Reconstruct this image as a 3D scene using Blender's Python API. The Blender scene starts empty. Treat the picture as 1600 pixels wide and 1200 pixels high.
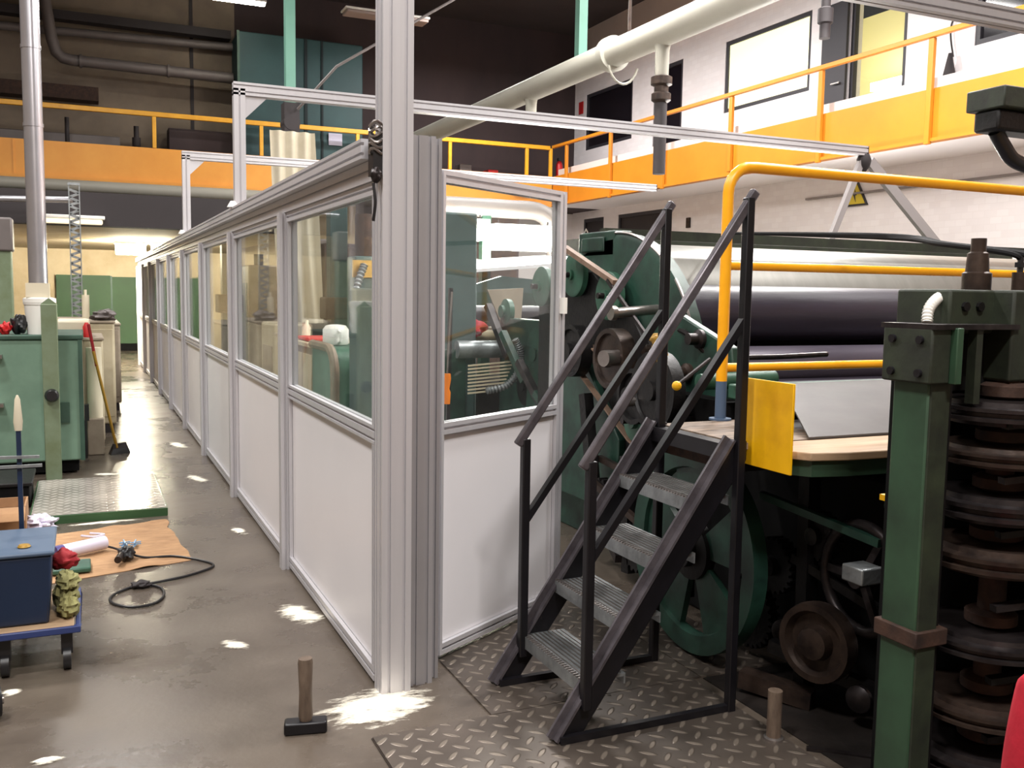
import bpy, bmesh, math, random
from mathutils import Vector, Matrix, noise
random.seed(7)
C = bpy.context.scene.collection
PI = math.pi
R_ = math.radians

# ------------------------------------------------------------------ camera
cam_data = bpy.data.cameras.new('camera')
cam_data.sensor_width = 36.0
cam_data.lens = 1480.0 / 1600.0 * 36.0
cam_data.clip_start = 0.05
cam_data.clip_end = 200
camera = bpy.data.objects.new('camera', cam_data)
C.objects.link(camera)
camera.matrix_world = Matrix(((0.91169, 0.02541, -0.41010, 0.0),
                              (-0.41059, 0.09376, -0.90698, 0.0),
                              (0.01541, 0.99527, 0.09591, 1.6),
                              (0, 0, 0, 1)))
bpy.context.scene.camera = camera

# ------------------------------------------------------------------ world and exposure
world = bpy.data.worlds.new('world')
bpy.context.scene.world = world
world.use_nodes = True
world.node_tree.nodes['Background'].inputs[0].default_value = (0.9, 0.88, 0.92, 1)
world.node_tree.nodes['Background'].inputs[1].default_value = 0.02
vs = bpy.context.scene.view_settings
vs.view_transform = 'Standard'
vs.look = 'None'
vs.gamma = 1.0
vs.use_curve_mapping = False
vs.exposure = 0.75

# ------------------------------------------------------------------ hall lighting: ceiling rows, plus unseen fills added for door panel and right wall
def area(name, loc, sx, sy, power, col=(1, 0.97, 0.94), rot=(0, 0, 0)):
    l = bpy.data.lights.new(name, 'AREA')
    l.shape = 'RECTANGLE'
    l.size = sx
    l.size_y = sy
    l.energy = power
    l.color = col
    o = bpy.data.objects.new(name, l)
    C.objects.link(o)
    o.location = loc
    o.rotation_euler = rot
    return o

for (x, y, z, p) in ((-2.5, 1.0, 8, 260), (-2.5, 6.0, 8, 240), (-2.5, 11.0, 8, 220), (0.6, -2.0, 7.2, 360), (0.3, 16.0, 8, 160),
                     (5.0, 4.5, 6.2, 170), (5.0, 9.5, 6.2, 200), (8.2, 8.0, 5.7, 210), (8.6, 3.5, 8, 360), (8.6, 9.5, 8, 420), (8.6, 15.5, 8, 420), (8.6, 21.0, 8, 320)):
    area('hall_and_fill_light', (x, y, z), 1.5, 0.5, p)

# ------------------------------------------------------------------ materials
def lin(c):
    return tuple(((v / 255.0) / 12.92 if v / 255.0 <= 0.04045 else (((v / 255.0) + 0.055) / 1.055) ** 2.4) for v in c)

def mat(name, rgb, rough=0.5, metal=0.0, var=0.0, scale=6.0, rgb2=None, bump=0.0, bscale=None, stretch=None,
        emit=None, estr=0.0, spec=None, rvar=0.0, detail=5.0, thr=None):
    m = bpy.data.materials.new(name)
    m.use_nodes = True
    nt = m.node_tree
    b = nt.nodes['Principled BSDF']
    c = lin(rgb)
    b.inputs['Base Color'].default_value = (*c, 1)
    b.inputs['Roughness'].default_value = rough
    b.inputs['Metallic'].default_value = metal
    if spec is not None:
        b.inputs['Specular IOR Level'].default_value = spec
    if emit:
        b.inputs['Emission Color'].default_value = (*lin(emit), 1)
        b.inputs['Emission Strength'].default_value = estr
    if var or rgb2 or bump or rvar:
        tc = nt.nodes.new('ShaderNodeTexCoord')
        mp = nt.nodes.new('ShaderNodeMapping')
        nt.links.new(tc.outputs['Object'], mp.inputs[0])
        if stretch:
            mp.inputs['Scale'].default_value = stretch
        n = nt.nodes.new('ShaderNodeTexNoise')
        n.inputs['Scale'].default_value = scale
        n.inputs['Detail'].default_value = detail
        n.inputs['Roughness'].default_value = 0.62
        nt.links.new(mp.outputs[0], n.inputs['Vector'])
        if var or rgb2:
            r = nt.nodes.new('ShaderNodeValToRGB')
            lo, hi = thr if thr else (0.3, 0.7)
            r.color_ramp.elements[0].position = lo
            r.color_ramp.elements[1].position = hi
            if rgb2:
                c2 = lin(rgb2)
            else:
                c2 = tuple(v * (1 - var) for v in c)
            r.color_ramp.elements[0].color = (*c2, 1)
            r.color_ramp.elements[1].color = (*c, 1)
            nt.links.new(n.outputs[0], r.inputs[0])
            nt.links.new(r.outputs[0], b.inputs['Base Color'])
        if rvar:
            mr = nt.nodes.new('ShaderNodeMapRange')
            mr.inputs['To Min'].default_value = max(0.02, rough - rvar)
            mr.inputs['To Max'].default_value = min(1, rough + rvar)
            mr.inputs['From Min'].default_value = 0.3
            mr.inputs['From Max'].default_value = 0.7
            nt.links.new(n.outputs[0], mr.inputs[0])
            nt.links.new(mr.outputs[0], b.inputs['Roughness'])
        if bump:
            n2 = nt.nodes.new('ShaderNodeTexNoise')
            n2.inputs['Scale'].default_value = bscale or scale * 4
            n2.inputs['Detail'].default_value = 4
            nt.links.new(mp.outputs[0], n2.inputs['Vector'])
            bp = nt.nodes.new('ShaderNodeBump')
            bp.inputs['Strength'].default_value = bump
            bp.inputs['Distance'].default_value = 0.02
            nt.links.new(n2.outputs[0], bp.inputs['Height'])
            nt.links.new(bp.outputs[0], b.inputs['Normal'])
    return m

M = {}
M['alu'] = mat('brushed_aluminium', (206, 204, 208), 0.4, 0.35, var=0.06, scale=3, stretch=(12, 12, 0.6))
M['alu_dark'] = mat('aluminium_side', (178, 176, 180), 0.42, 0.45, var=0.08, scale=3)
M['white_panel'] = mat('white_laminate', (232, 229, 232), 0.42, 0.0, var=0.04, scale=1.5)
M['orange'] = mat('amber_paint', (238, 164, 62), 0.42, 0, rgb2=(228, 150, 50), scale=1.2)
M['yellow_rail'] = mat('yellow_rail_paint', (240, 176, 42), 0.4, 0, rgb2=(222, 156, 36), scale=4)
M['yellow_pipe'] = mat('yellow_pipe_paint', (252, 178, 24), 0.35, 0, rgb2=(240, 162, 20), scale=6)
M['yellow_plate'] = mat('yellow_plate_paint', (244, 184, 14), 0.45, 0, rgb2=(226, 164, 12), scale=5, thr=(0.3, 0.5))
M['concrete_tan'] = mat('tan_concrete', (132, 118, 102), 0.85, 0, rgb2=(112, 100, 88), scale=1.3, bump=0.15)
M['cream_wall'] = mat('cream_plaster', (206, 190, 158), 0.75, 0, rgb2=(178, 158, 122), scale=1.1, bump=0.1)
M['brown_and_unlit'] = mat('dark_brown_and_unlit', (66, 52, 52), 0.85, 0, rgb2=(52, 42, 44), scale=0.8, stretch=(1, 1, 0.4))  # brown of crates and cupboards, also the unlit depth painted on the wall
M['ceiling'] = mat('dark_ceiling', (62, 52, 50), 0.9, 0, rgb2=(50, 42, 42), scale=0.7)
M['taupe'] = mat('taupe_fascia', (214, 200, 194), 0.8, 0, var=0.1, scale=1)
M['amber_darkened'] = mat('amber_paint_darkened', (212, 134, 34), 0.45, 0, rgb2=(200, 124, 28), scale=1.2)  # same amber paint, colour darkened to offset strong light on that side
M['bright_soffit'] = mat('white_soffit', (250, 246, 246), 0.7)
M['moulding'] = mat('pale_moulding', (214, 204, 200), 0.7)
M['teal'] = mat('teal_paint', (38, 72, 74), 0.6, 0, rgb2=(30, 58, 62), scale=0.8)
M['teal_dark'] = mat('dark_teal_gap', (20, 32, 36), 0.8)
M['green_door'] = mat('grass_green_paint', (48, 84, 46), 0.6, 0, rgb2=(40, 70, 38), scale=0.9)
M['cab_green'] = mat('sea_green_enamel', (122, 152, 132), 0.5, 0, rgb2=(102, 132, 114), scale=2.5, thr=(0.25, 0.6), bump=0.03)
M['cab_green_dk'] = mat('sea_green_edge', (62, 92, 78), 0.5, 0, var=0.3, scale=5)
M['post_green'] = mat('grey_green_post', (122, 138, 114), 0.55, 0, rgb2=(104, 116, 84), scale=5)
M['pole_green'] = mat('pale_green_pole', (112, 164, 146), 0.5, 0, var=0.12, scale=2)
M['mach_green'] = mat('dark_green_enamel', (34, 66, 54), 0.42, 0, rgb2=(17, 34, 30), scale=5, bump=0.05, thr=(0.3, 0.58))
M['mach_green_lt'] = mat('worn_green_enamel', (58, 100, 80), 0.45, 0, rgb2=(36, 70, 56), scale=7, bump=0.05)
M['mach_teal'] = mat('machine_teal', (62, 86, 84), 0.5, 0, rgb2=(46, 68, 66), scale=3)
M['col_green'] = mat('column_green', (46, 72, 52), 0.45, 0, rgb2=(36, 54, 40), scale=4, thr=(0.3, 0.6))
M['olive'] = mat('grimy_olive', (44, 52, 36), 0.6, 0, rgb2=(25, 28, 22), scale=7, bump=0.08)
M['grime'] = mat('oily_black_steel', (20, 17, 18), 0.5, 0.3, rgb2=(9, 8, 9), scale=9, bump=0.15)
M['void'] = mat('black_and_unlit', (9, 8, 9), 0.8, 0, rgb2=(5, 5, 5), scale=5, spec=0.2)  # near black, also painted where the machines' depth is unlit
M['brown_steel'] = mat('brown_worn_steel', (72, 58, 50), 0.45, 0.5, rgb2=(34, 26, 24), scale=10, bump=0.08)
M['rust'] = mat('rusty_brown', (72, 48, 36), 0.75, 0.1, rgb2=(34, 22, 18), scale=12, bump=0.1)
M['steel'] = mat('machined_steel', (168, 160, 156), 0.3, 0.85, var=0.3, scale=9)
M['worn_steel'] = mat('worn_dark_steel', (66, 60, 60), 0.4, 0.7, rgb2=(32, 28, 30), scale=12)
M['black_steel'] = mat('black_painted_steel', (26, 24, 29), 0.38, 0.2, rgb2=(18, 17, 20), scale=8)
M['rail_steel'] = mat('scuffed_rail_steel', (112, 107, 112), 0.36, 0.5, rgb2=(76, 71, 76), scale=9)
M['galv'] = mat('galvanised_steel', (160, 164, 166), 0.4, 0.6, rgb2=(124, 128, 130), scale=14, bump=0.1)
M['duct'] = mat('galvanised_duct', (182, 180, 186), 0.3, 0.75, var=0.12, scale=4)
M['drum'] = mat('silver_drum', (124, 122, 116), 0.42, 0.3, rgb2=(112, 110, 104), scale=2.2, stretch=(5, 1, 1))
M['black_roll'] = mat('black_fabric_roll', (44, 38, 50), 0.42, 0, rgb2=(34, 29, 38), scale=5, stretch=(0.4, 3, 3), bump=0.05)
M['grey_roll'] = mat('slate_roll', (84, 78, 90), 0.4, 0.2, var=0.2, scale=5, stretch=(0.4, 2, 2))
M['sheet'] = mat('dull_sheet_metal', (92, 88, 87), 0.6, 0.15, rgb2=(80, 76, 75), scale=3, stretch=(1, 2, 1))
M['rubber'] = mat('black_rubber', (20, 19, 21), 0.85, spec=0.2)
M['handle_wood'] = mat('worn_wooden_handle', (112, 96, 82), 0.6, 0, rgb2=(76, 62, 52), scale=9, stretch=(4, 4, 1))
M['dark_floor'] = mat('dark_brown_floor', (40, 34, 31), 0.5, 0, rgb2=(22, 19, 18), scale=6, bump=0.1)
M['wood'] = mat('pale_plank', (178, 150, 120), 0.65, 0, rgb2=(150, 122, 94), scale=4, stretch=(0.6, 6, 6))
M['dirty_wood'] = mat('dirty_deck_board', (150, 130, 112), 0.7, 0, rgb2=(70, 58, 50), scale=10, stretch=(0.7, 4, 4), bump=0.1)
M['belt'] = mat('brown_belt', (136, 112, 94), 0.65, 0, rgb2=(104, 82, 68), scale=10)
M['beige_paint'] = mat('beige_paint', (196, 184, 158), 0.55, 0, rgb2=(172, 158, 130), scale=3)
M['beige_dk'] = mat('tan_paint', (168, 154, 136), 0.6, 0, rgb2=(136, 122, 106), scale=4)
M['canvas'] = mat('cream_canvas', (206, 198, 178), 0.85, 0, rgb2=(188, 178, 156), scale=2.5)
M['white_pipe'] = mat('cream_pipe_paint', (160, 157, 146), 0.5, 0, var=0.06, scale=1.5)
M['grey_pipe'] = mat('dull_grey_pipe', (112, 104, 102), 0.5, 0.2, var=0.15, scale=3)
M['dark_pipe'] = mat('dark_grey_duct', (48, 42, 44), 0.7, 0, var=0.15, scale=2)
M['white_plastic'] = mat('white_plastic', (238, 236, 230), 0.35)
M['cream_plastic'] = mat('cream_plastic', (214, 204, 180), 0.45)
M['red'] = mat('red_plastic', (196, 36, 38), 0.45)
M['red_cloth'] = mat('red_cloth', (196, 24, 50), 0.8, 0, rgb2=(166, 18, 40), scale=9, bump=0.1)
M['yellow_green'] = mat('olive_yellow_cloth', (150, 146, 96), 0.9, 0, rgb2=(112, 106, 66), scale=12, bump=0.2)
M['blue_bin'] = mat('navy_plastic', (24, 42, 70), 0.4, 0, var=0.12, scale=3)
M['blue_bin_lt'] = mat('steel_blue_plastic', (74, 92, 116), 0.45)
M['blue_frame'] = mat('blue_trolley_frame', (46, 60, 110), 0.4)
M['cardboard'] = mat('cardboard', (176, 136, 98), 0.85, 0, rgb2=(150, 112, 80), scale=5)
M['kraft'] = mat('kraft_paper', (190, 150, 110), 0.8, 0, rgb2=(156, 118, 84), scale=7, stretch=(1, 3, 1), bump=0.2)
M['black_plastic'] = mat('black_plastic', (26, 25, 28), 0.4)
M['purple'] = mat('violet_plastic', (74, 62, 120), 0.4)
M['lilac'] = mat('pale_lilac_plastic', (214, 208, 226), 0.4)
M['bluebits'] = mat('pale_blue_plastic', (120, 160, 196), 0.4)
M['dark_red'] = mat('dark_red_cloth', (150, 24, 34), 0.85, 0, var=0.3, scale=10, bump=0.15)
M['paper'] = mat('paper', (196, 194, 214), 0.8)
M['orange_plastic'] = mat('orange_plastic', (236, 128, 30), 0.4)
M['brass'] = mat('ochre_painted_bracket', (160, 122, 42), 0.5, 0.2)
M['mat_black'] = mat('black_window_glass', (26, 22, 28), 0.08, 0)
M['frame_dark'] = mat('charcoal_frame', (52, 50, 56), 0.5)
M['pale_grey'] = mat('plain_pale_grey', (150, 143, 143), 0.7)
M['sign_y'] = mat('sign_yellow', (214, 190, 60), 0.5)
M['fluor'] = mat('fluorescent_tube', (255, 255, 255), 0.4, emit=(255, 250, 232), estr=32)
M['fluor_w'] = mat('fluorescent_tube_warm', (255, 250, 235), 0.4, emit=(255, 246, 214), estr=70)
M['fluor_off'] = mat('lamp_diffuser_off', (150, 134, 128), 0.6)
M['ceiling_glow'] = mat('ceiling_glow_strip', (255, 240, 210), 0.6, emit=(255, 236, 196), estr=.55)
M['win_lit'] = mat('lit_office_pane', (236, 236, 200), 0.3, emit=(238, 236, 188), estr=0.62)
M['room_in'] = mat('glowing_office_wall', (224, 214, 168), 0.7, emit=(226, 214, 150), estr=0.25)  # wall made to glow in place of the office light
M['skin'] = mat('skin', (196, 150, 126), 0.55)
M['hair'] = mat('dark_hair', (46, 34, 28), 0.7)
M['trousers'] = mat('navy_work_trousers', (36, 40, 58), 0.8)
M['shoe'] = mat('black_work_shoe', (24, 22, 22), 0.6)

def glass_mat():
    m = bpy.data.materials.new('clear_acrylic')
    m.use_nodes = True
    nt = m.node_tree
    nt.nodes.clear()
    out = nt.nodes.new('ShaderNodeOutputMaterial')
    tr = nt.nodes.new('ShaderNodeBsdfTransparent')
    tr.inputs[0].default_value = (0.93, 0.95, 0.94, 1)
    gl = nt.nodes.new('ShaderNodeBsdfGlossy')
    gl.inputs['Roughness'].default_value = 0.02
    df = nt.nodes.new('ShaderNodeBsdfDiffuse')
    df.inputs[0].default_value = (0.8, 0.8, 0.78, 1)
    lw = nt.nodes.new('ShaderNodeLayerWeight')
    lw.inputs[0].default_value = 0.5
    pw = nt.nodes.new('ShaderNodeMath')
    pw.operation = 'POWER'
    pw.inputs[1].default_value = 4.0
    nt.links.new(lw.outputs['Facing'], pw.inputs[0])
    fr = nt.nodes.new('ShaderNodeMath')
    fr.operation = 'MULTIPLY_ADD'
    fr.inputs[1].default_value = 0.5
    fr.inputs[2].default_value = 0.025
    nt.links.new(pw.outputs[0], fr.inputs[0])
    m1 = nt.nodes.new('ShaderNodeMixShader')
    m2 = nt.nodes.new('ShaderNodeMixShader')
    m1.inputs[0].default_value = 0.014
    nt.links.new(tr.outputs[0], m1.inputs[1])
    nt.links.new(df.outputs[0], m1.inputs[2])
    nt.links.new(fr.outputs[0], m2.inputs[0])
    nt.links.new(m1.outputs[0], m2.inputs[1])
    nt.links.new(gl.outputs[0], m2.inputs[2])
    nt.links.new(m2.outputs[0], out.inputs[0])
    return m
M['glass'] = glass_mat()

def floor_mat():
    m = mat('worn_concrete_floor', (101, 91, 81), 0.29, 0, rgb2=(80, 71, 63), scale=1.6, bump=0.05, bscale=30, rvar=0.12,
            stretch=(1, 1, 1), thr=(0.32, 0.66), detail=9)
    nt = m.node_tree
    b = nt.nodes['Principled BSDF']
    ramp = [n for n in nt.nodes if n.type == 'VALTORGB'][0]
    mp = [n for n in nt.nodes if n.type == 'MAPPING'][0]
    n = nt.nodes.new('ShaderNodeTexNoise')
    n.inputs['Scale'].default_value = 4.5
    n.inputs['Detail'].default_value = 8
    n.inputs['Roughness'].default_value = 0.7
    mp2 = nt.nodes.new('ShaderNodeMapping')
    mp2.inputs['Scale'].default_value = (0.7, 1.4, 1)
    mp2.inputs['Location'].default_value = (3, 7, 0)
    nt.links.new(mp.inputs[0].links[0].from_socket, mp2.inputs[0])
    nt.links.new(mp2.outputs[0], n.inputs['Vector'])
    r = nt.nodes.new('ShaderNodeValToRGB')
    r.color_ramp.elements[0].position = 0.6
    r.color_ramp.elements[1].position = 0.74
    nt.links.new(n.outputs[0], r.inputs[0])
    mx = nt.nodes.new('ShaderNodeMix')
    mx.data_type = 'RGBA'
    mul = nt.nodes.new('ShaderNodeMath')
    mul.operation = 'MULTIPLY'
    mul.inputs[1].default_value = 0.45
    nt.links.new(r.outputs[0], mul.inputs[0])
    nt.links.new(mul.outputs[0], mx.inputs[0])
    nt.links.new(ramp.outputs[0], mx.inputs[6])
    mx.inputs[7].default_value = (*lin((128, 120, 111)), 1)
    nt.links.new(mx.outputs[2], b.inputs['Base Color'])
    return m
M['floor'] = floor_mat()

def brick_mat():
    m = bpy.data.materials.new('white_painted_brick')
    m.use_nodes = True
    nt = m.node_tree
    b = nt.nodes['Principled BSDF']
    b.inputs['Roughness'].default_value = 0.6
    g = nt.nodes.new('ShaderNodeNewGeometry')
    mp = nt.nodes.new('ShaderNodeMapping')
    mp.inputs['Rotation'].default_value = (0, R_(90), R_(90))
    sep = nt.nodes.new('ShaderNodeSeparateXYZ')
    cmb = nt.nodes.new('ShaderNodeCombineXYZ')
    nt.links.new(g.outputs['Position'], sep.inputs[0])
    nt.links.new(sep.outputs['Y'], cmb.inputs['X'])
    nt.links.new(sep.outputs['Z'], cmb.inputs['Y'])
    br = nt.nodes.new('ShaderNodeTexBrick')
    br.inputs['Scale'].default_value = 2.2
    br.inputs['Mortar Size'].default_value = 0.012
    br.inputs['Color1'].default_value = (*lin((250, 245, 247)), 1)
    br.inputs['Color2'].default_value = (*lin((244, 238, 240)), 1)
    br.inputs['Mortar'].default_value = (*lin((243, 237, 239)), 1)
    nt.links.new(cmb.outputs[0], br.inputs['Vector'])
    n = nt.nodes.new('ShaderNodeTexNoise')
    n.inputs['Scale'].default_value = 0.9
    n.inputs['Detail'].default_value = 8
    nt.links.new(g.outputs['Position'], n.inputs['Vector'])
    mx = nt.nodes.new('ShaderNodeMix')
    mx.data_type = 'RGBA'
    mx.blend_type = 'MULTIPLY'
    mx.inputs[0].default_value = 0.25
    nt.links.new(br.outputs['Color'], mx.inputs[6])
    nt.links.new(n.outputs[1], mx.inputs[7])
    r = nt.nodes.new('ShaderNodeValToRGB')
    r.color_ramp.elements[0].position = 0.3
    r.color_ramp.elements[0].color = (0.86, 0.84, 0.84, 1)
    r.color_ramp.elements[1].position = 0.55
    nt.links.new(n.outputs[0], r.inputs[0])
    nt.links.new(r.outputs[0], mx.inputs[7])
    nt.links.new(mx.outputs[2], b.inputs['Base Color'])
    bp = nt.nodes.new('ShaderNodeBump')
    bp.inputs['Strength'].default_value = 0.12
    bp.inputs['Distance'].default_value = 0.01
    bp.invert = True
    nt.links.new(br.outputs['Fac'], bp.inputs['Height'])
    nt.links.new(bp.outputs[0], b.inputs['Normal'])
    return m
M['brick'] = brick_mat()

def tread_mat(name, base, worn, rough=0.38, metal=0.5, s=17.0, bump=0.8):
    m = bpy.data.materials.new(name)
    m.use_nodes = True
    nt = m.node_tree
    b = nt.nodes['Principled BSDF']
    b.inputs['Metallic'].default_value = metal
    b.inputs['Roughness'].default_value = rough
    g = nt.nodes.new('ShaderNodeNewGeometry')
    mp = nt.nodes.new('ShaderNodeMapping')
    mp.inputs['Rotation'].default_value = (0, 0, R_(45))
    mp.inputs['Scale'].default_value = (s, s, s)
    nt.links.new(g.outputs['Position'], mp.inputs[0])
    sep = nt.nodes.new('ShaderNodeSeparateXYZ')
    nt.links.new(mp.outputs[0], sep.inputs[0])
    def mth(op, a, b_=None, c=None):
        n = nt.nodes.new('ShaderNodeMath')
        n.operation = op
        for i, v in enumerate((a, b_, c)):
            if v is None:
                continue
            if isinstance(v, (int, float)):
                n.inputs[i].default_value = v
            else:
                nt.links.new(v, n.inputs[i])
        return n.outputs[0]
    fx = mth('FLOOR', sep.outputs[0])
    fy = mth('FLOOR', sep.outputs[1])
    ux = mth('SUBTRACT', mth('SUBTRACT', sep.outputs[0], fx), 0.5)
    uy = mth('SUBTRACT', mth('SUBTRACT', sep.outputs[1], fy), 0.5)
    par = mth('FLOORED_MODULO', mth('ADD', fx, fy), 2.0)
    inv = mth('SUBTRACT', 1.0, par)
    a = mth('ADD', mth('MULTIPLY', ux, par), mth('MULTIPLY', uy, inv))
    c = mth('ADD', mth('MULTIPLY', uy, par), mth('MULTIPLY', ux, inv))
    q = mth('ADD', mth('POWER', mth('ABSOLUTE', mth('DIVIDE', a, 0.47)), 2.0), mth('POWER', mth('ABSOLUTE', mth('DIVIDE', c, 0.15)), 2.0))
    mr = nt.nodes.new('ShaderNodeMapRange')
    mr.inputs['From Min'].default_value = 1.25
    mr.inputs['From Max'].default_value = 0.45
    nt.links.new(q, mr.inputs[0])
    n = nt.nodes.new('ShaderNodeTexNoise')
    n.inputs['Scale'].default_value = 2.3
    n.inputs['Detail'].default_value = 7
    nt.links.new(g.outputs['Position'], n.inputs['Vector'])
    r = nt.nodes.new('ShaderNodeValToRGB')
    r.color_ramp.elements[0].position = 0.35
    r.color_ramp.elements[1].position = 0.65
    r.color_ramp.elements[0].color = (*[v * 0.55 for v in lin(base)], 1)
    r.color_ramp.elements[1].color = (*lin(base), 1)
    nt.links.new(n.outputs[0], r.inputs[0])
    mx = nt.nodes.new('ShaderNodeMix')
    mx.data_type = 'RGBA'
    nt.links.new(mr.outputs[0], mx.inputs[0])
    nt.links.new(r.outputs[0], mx.inputs[6])
    mx.inputs[7].default_value = (*lin(worn), 1)
    nt.links.new(mx.outputs[2], b.inputs['Base Color'])
    bp = nt.nodes.new('ShaderNodeBump')
    bp.inputs['Strength'].default_value = bump
    bp.inputs['Distance'].default_value = 0.004
    nt.links.new(mr.outputs[0], bp.inputs['Height'])
    nt.links.new(bp.outputs[0], b.inputs['Normal'])
    return m
M['tread'] = tread_mat('checker_plate_steel', (106, 96, 88), (134, 123, 112), s=14.5)
M['tread_far'] = tread_mat('pale_checker_plate', (176, 168, 160), (198, 190, 182), rough=0.12, metal=0.1, s=15, bump=0.2)

# ------------------------------------------------------------------ geometry helpers
class MB:
    def __init__(s):
        s.v = []
        s.f = []
        s.sm = []
    def add(s, vs_, fs, smooth=False):
        o = len(s.v)
        s.v += [Vector(p) for p in vs_]
        s.f += [tuple(i + o for i in f) for f in fs]
        s.sm += [smooth] * len(fs)
        return s
    def box(s, x0, x1, y0, y1, z0, z1):
        v = [(x, y, z) for z in (z0, z1) for y in (y0, y1) for x in (x0, x1)]
        return s.add(v, [(0, 2, 3, 1), (4, 5, 7, 6), (0, 1, 5, 4), (2, 6, 7, 3), (0, 4, 6, 2), (1, 3, 7, 5)])
    def hexa(s, p):
        return s.add(p, [(0, 3, 2, 1), (4, 5, 6, 7), (0, 1, 5, 4), (1, 2, 6, 5), (2, 3, 7, 6), (3, 0, 4, 7)])
    def bar(s, p, q, w, h, up=(0, 0, 1)):
        p, q = Vector(p), Vector(q)
        d = (q - p).normalized()
        up = Vector(up)
        if abs(d.dot(up)) > 0.98:
            up = Vector((0, 1, 0))
        a = d.cross(up).normalized() * w / 2
        b = d.cross(a).normalized() * h / 2
        return s.hexa([p - a - b, p + a - b, p + a + b, p - a + b, q - a - b, q + a - b, q + a + b, q - a + b])
    def prism(s, poly, origin, u, v, w):
        """closed polygon in the plane (u, v), extruded by the vector w"""
        o, u, v, w = Vector(origin), Vector(u), Vector(v), Vector(w)
        n = len(poly)
        a = [o + u * x + v * y for x, y in poly]
        b = [p + w for p in a]
        fs = [tuple(range(n))[::-1], tuple(range(n, 2 * n))] + [(i, (i + 1) % n, (i + 1) % n + n, i + n) for i in range(n)]
        return s.add(a + b, fs)
    def lathe(s, prof, origin, axis=(0, 0, 1), n=28, smooth=True, caps=True):
        """prof: list of (radius, height)"""
        o, ax = Vector(origin), Vector(axis).normalized()
        t = Vector((1, 0, 0)) if abs(ax.x) < 0.8 else Vector((0, 1, 0))
        a = ax.cross(t).normalized()
        b = ax.cross(a)
        vs_ = []
        for r, h in prof:
            for k in range(n):
                an = 2 * PI * k / n
                vs_.append(o + ax * h + (a * math.cos(an) + b * math.sin(an)) * max(r, 1e-4))
        fs = []
        for i in range(len(prof) - 1):
            for k in range(n):
                k2 = (k + 1) % n
                fs.append((i * n + k, i * n + k2, (i + 1) * n + k2, (i + 1) * n + k))
        s.add(vs_, fs, smooth)
        if caps:
            s.add(vs_[:n], [tuple(range(n))[::-1]])
            s.add(vs_[-n:], [tuple(range(n))])
        return s
    def cyl(s, p, q, r, n=20, r2=None):
        p, q = Vector(p), Vector(q)
        return s.lathe([(r, 0), (r if r2 is None else r2, (q - p).length)], p, q - p, n)
    def tube(s, pts, r, n=10, closed=False):
        pts = [Vector(p) for p in pts]
        m = len(pts)
        rs = r if isinstance(r, (list, tuple)) else [r] * m
        vs_ = []
        prev = None
        for i, p in enumerate(pts):
            if closed:
                d = (pts[(i + 1) % m] - pts[i - 1]).normalized()
            else:
                d = (pts[min(i + 1, m - 1)] - pts[max(i - 1, 0)]).normalized()
            if prev is None:
                t = Vector((0, 0, 1)) if abs(d.z) < 0.9 else Vector((1, 0, 0))
                a = d.cross(t).normalized()
            else:
                a = (prev - d * prev.dot(d)).normalized()
            prev = a
            b = d.cross(a)
            for k in range(n):
                an = 2 * PI * k / n
                vs_.append(p + (a * math.cos(an) + b * math.sin(an)) * rs[i])
        fs = []
        for i in range(m if closed else m - 1):
            for k in range(n):
                k2 = (k + 1) % n
                j = (i + 1) % m
                fs.append((i * n + k, i * n + k2, j * n + k2, j * n + k))
        s.add(vs_, fs, True)
        if not closed:
            s.add(vs_[:n], [tuple(range(n))[::-1]])
            s.add(vs_[-n:], [tuple(range(n))])
        return s
    def blob(s, c, r, seed=0, amp=0.15, fq=2.0, nu=28, nv=16, flat=None):
        c = Vector(c)
        vs_ = []
        for j in range(nv + 1):
            th = PI * j / nv
            for i in range(nu):
                ph = 2 * PI * i / nu
                d = Vector((math.sin(th) * math.cos(ph), math.sin(th) * math.sin(ph), math.cos(th)))
                k = 1 + amp * noise.noise(d * fq + Vector((seed * 3.1, seed, 0))) * 2
                p = Vector((d.x * r[0] * k, d.y * r[1] * k, d.z * r[2] * k))
                if flat is not None and p.z < flat:
                    p.z = flat
                vs_.append(c + p)
        fs = [(j * nu + i, j * nu + (i + 1) % nu, (j + 1) * nu + (i + 1) % nu, (j + 1) * nu + i) for j in range(nv) for i in range(nu)]
        return s.add(vs_, fs, True)
    def build(s, name, m, parent=None, bevel=0.0, origin=None):
        if parent is not None:
            o = Vector(parent['_o']) if '_o' in parent else Vector((0, 0, 0))
        elif origin is not None:
            o = Vector(origin)
        else:
            xs = [p.x for p in s.v]
            ys = [p.y for p in s.v]
            zs = [p.z for p in s.v]
            o = Vector(((min(xs) + max(xs)) / 2, (min(ys) + max(ys)) / 2, min(zs)))
        me = bpy.data.meshes.new(name)
        me.from_pydata([p - o for p in s.v], [], s.f)
        me.polygons.foreach_set('use_smooth', [bool(q) for q in s.sm])
        bm = bmesh.new()
        bm.from_mesh(me)
        bmesh.ops.remove_doubles(bm, verts=bm.verts, dist=1e-5)
        bmesh.ops.recalc_face_normals(bm, faces=bm.faces)
        bm.to_mesh(me)
        bm.free()
        me.set_sharp_from_angle(angle=R_(38))
        me.materials.append(m if not isinstance(m, str) else M[m])
        ob = bpy.data.objects.new(name, me)
        C.objects.link(ob)
        if parent is not None:
            ob.parent = parent
            ob['_o'] = tuple(o)
            ob.location = (0, 0, 0)
        else:
            ob.location = o
            ob['_o'] = tuple(o)
        if bevel:
            b = ob.modifiers.new('bevel', 'BEVEL')
            b.width = bevel
            b.segments = 2
            b.limit_method = 'ANGLE'
        return ob

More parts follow.
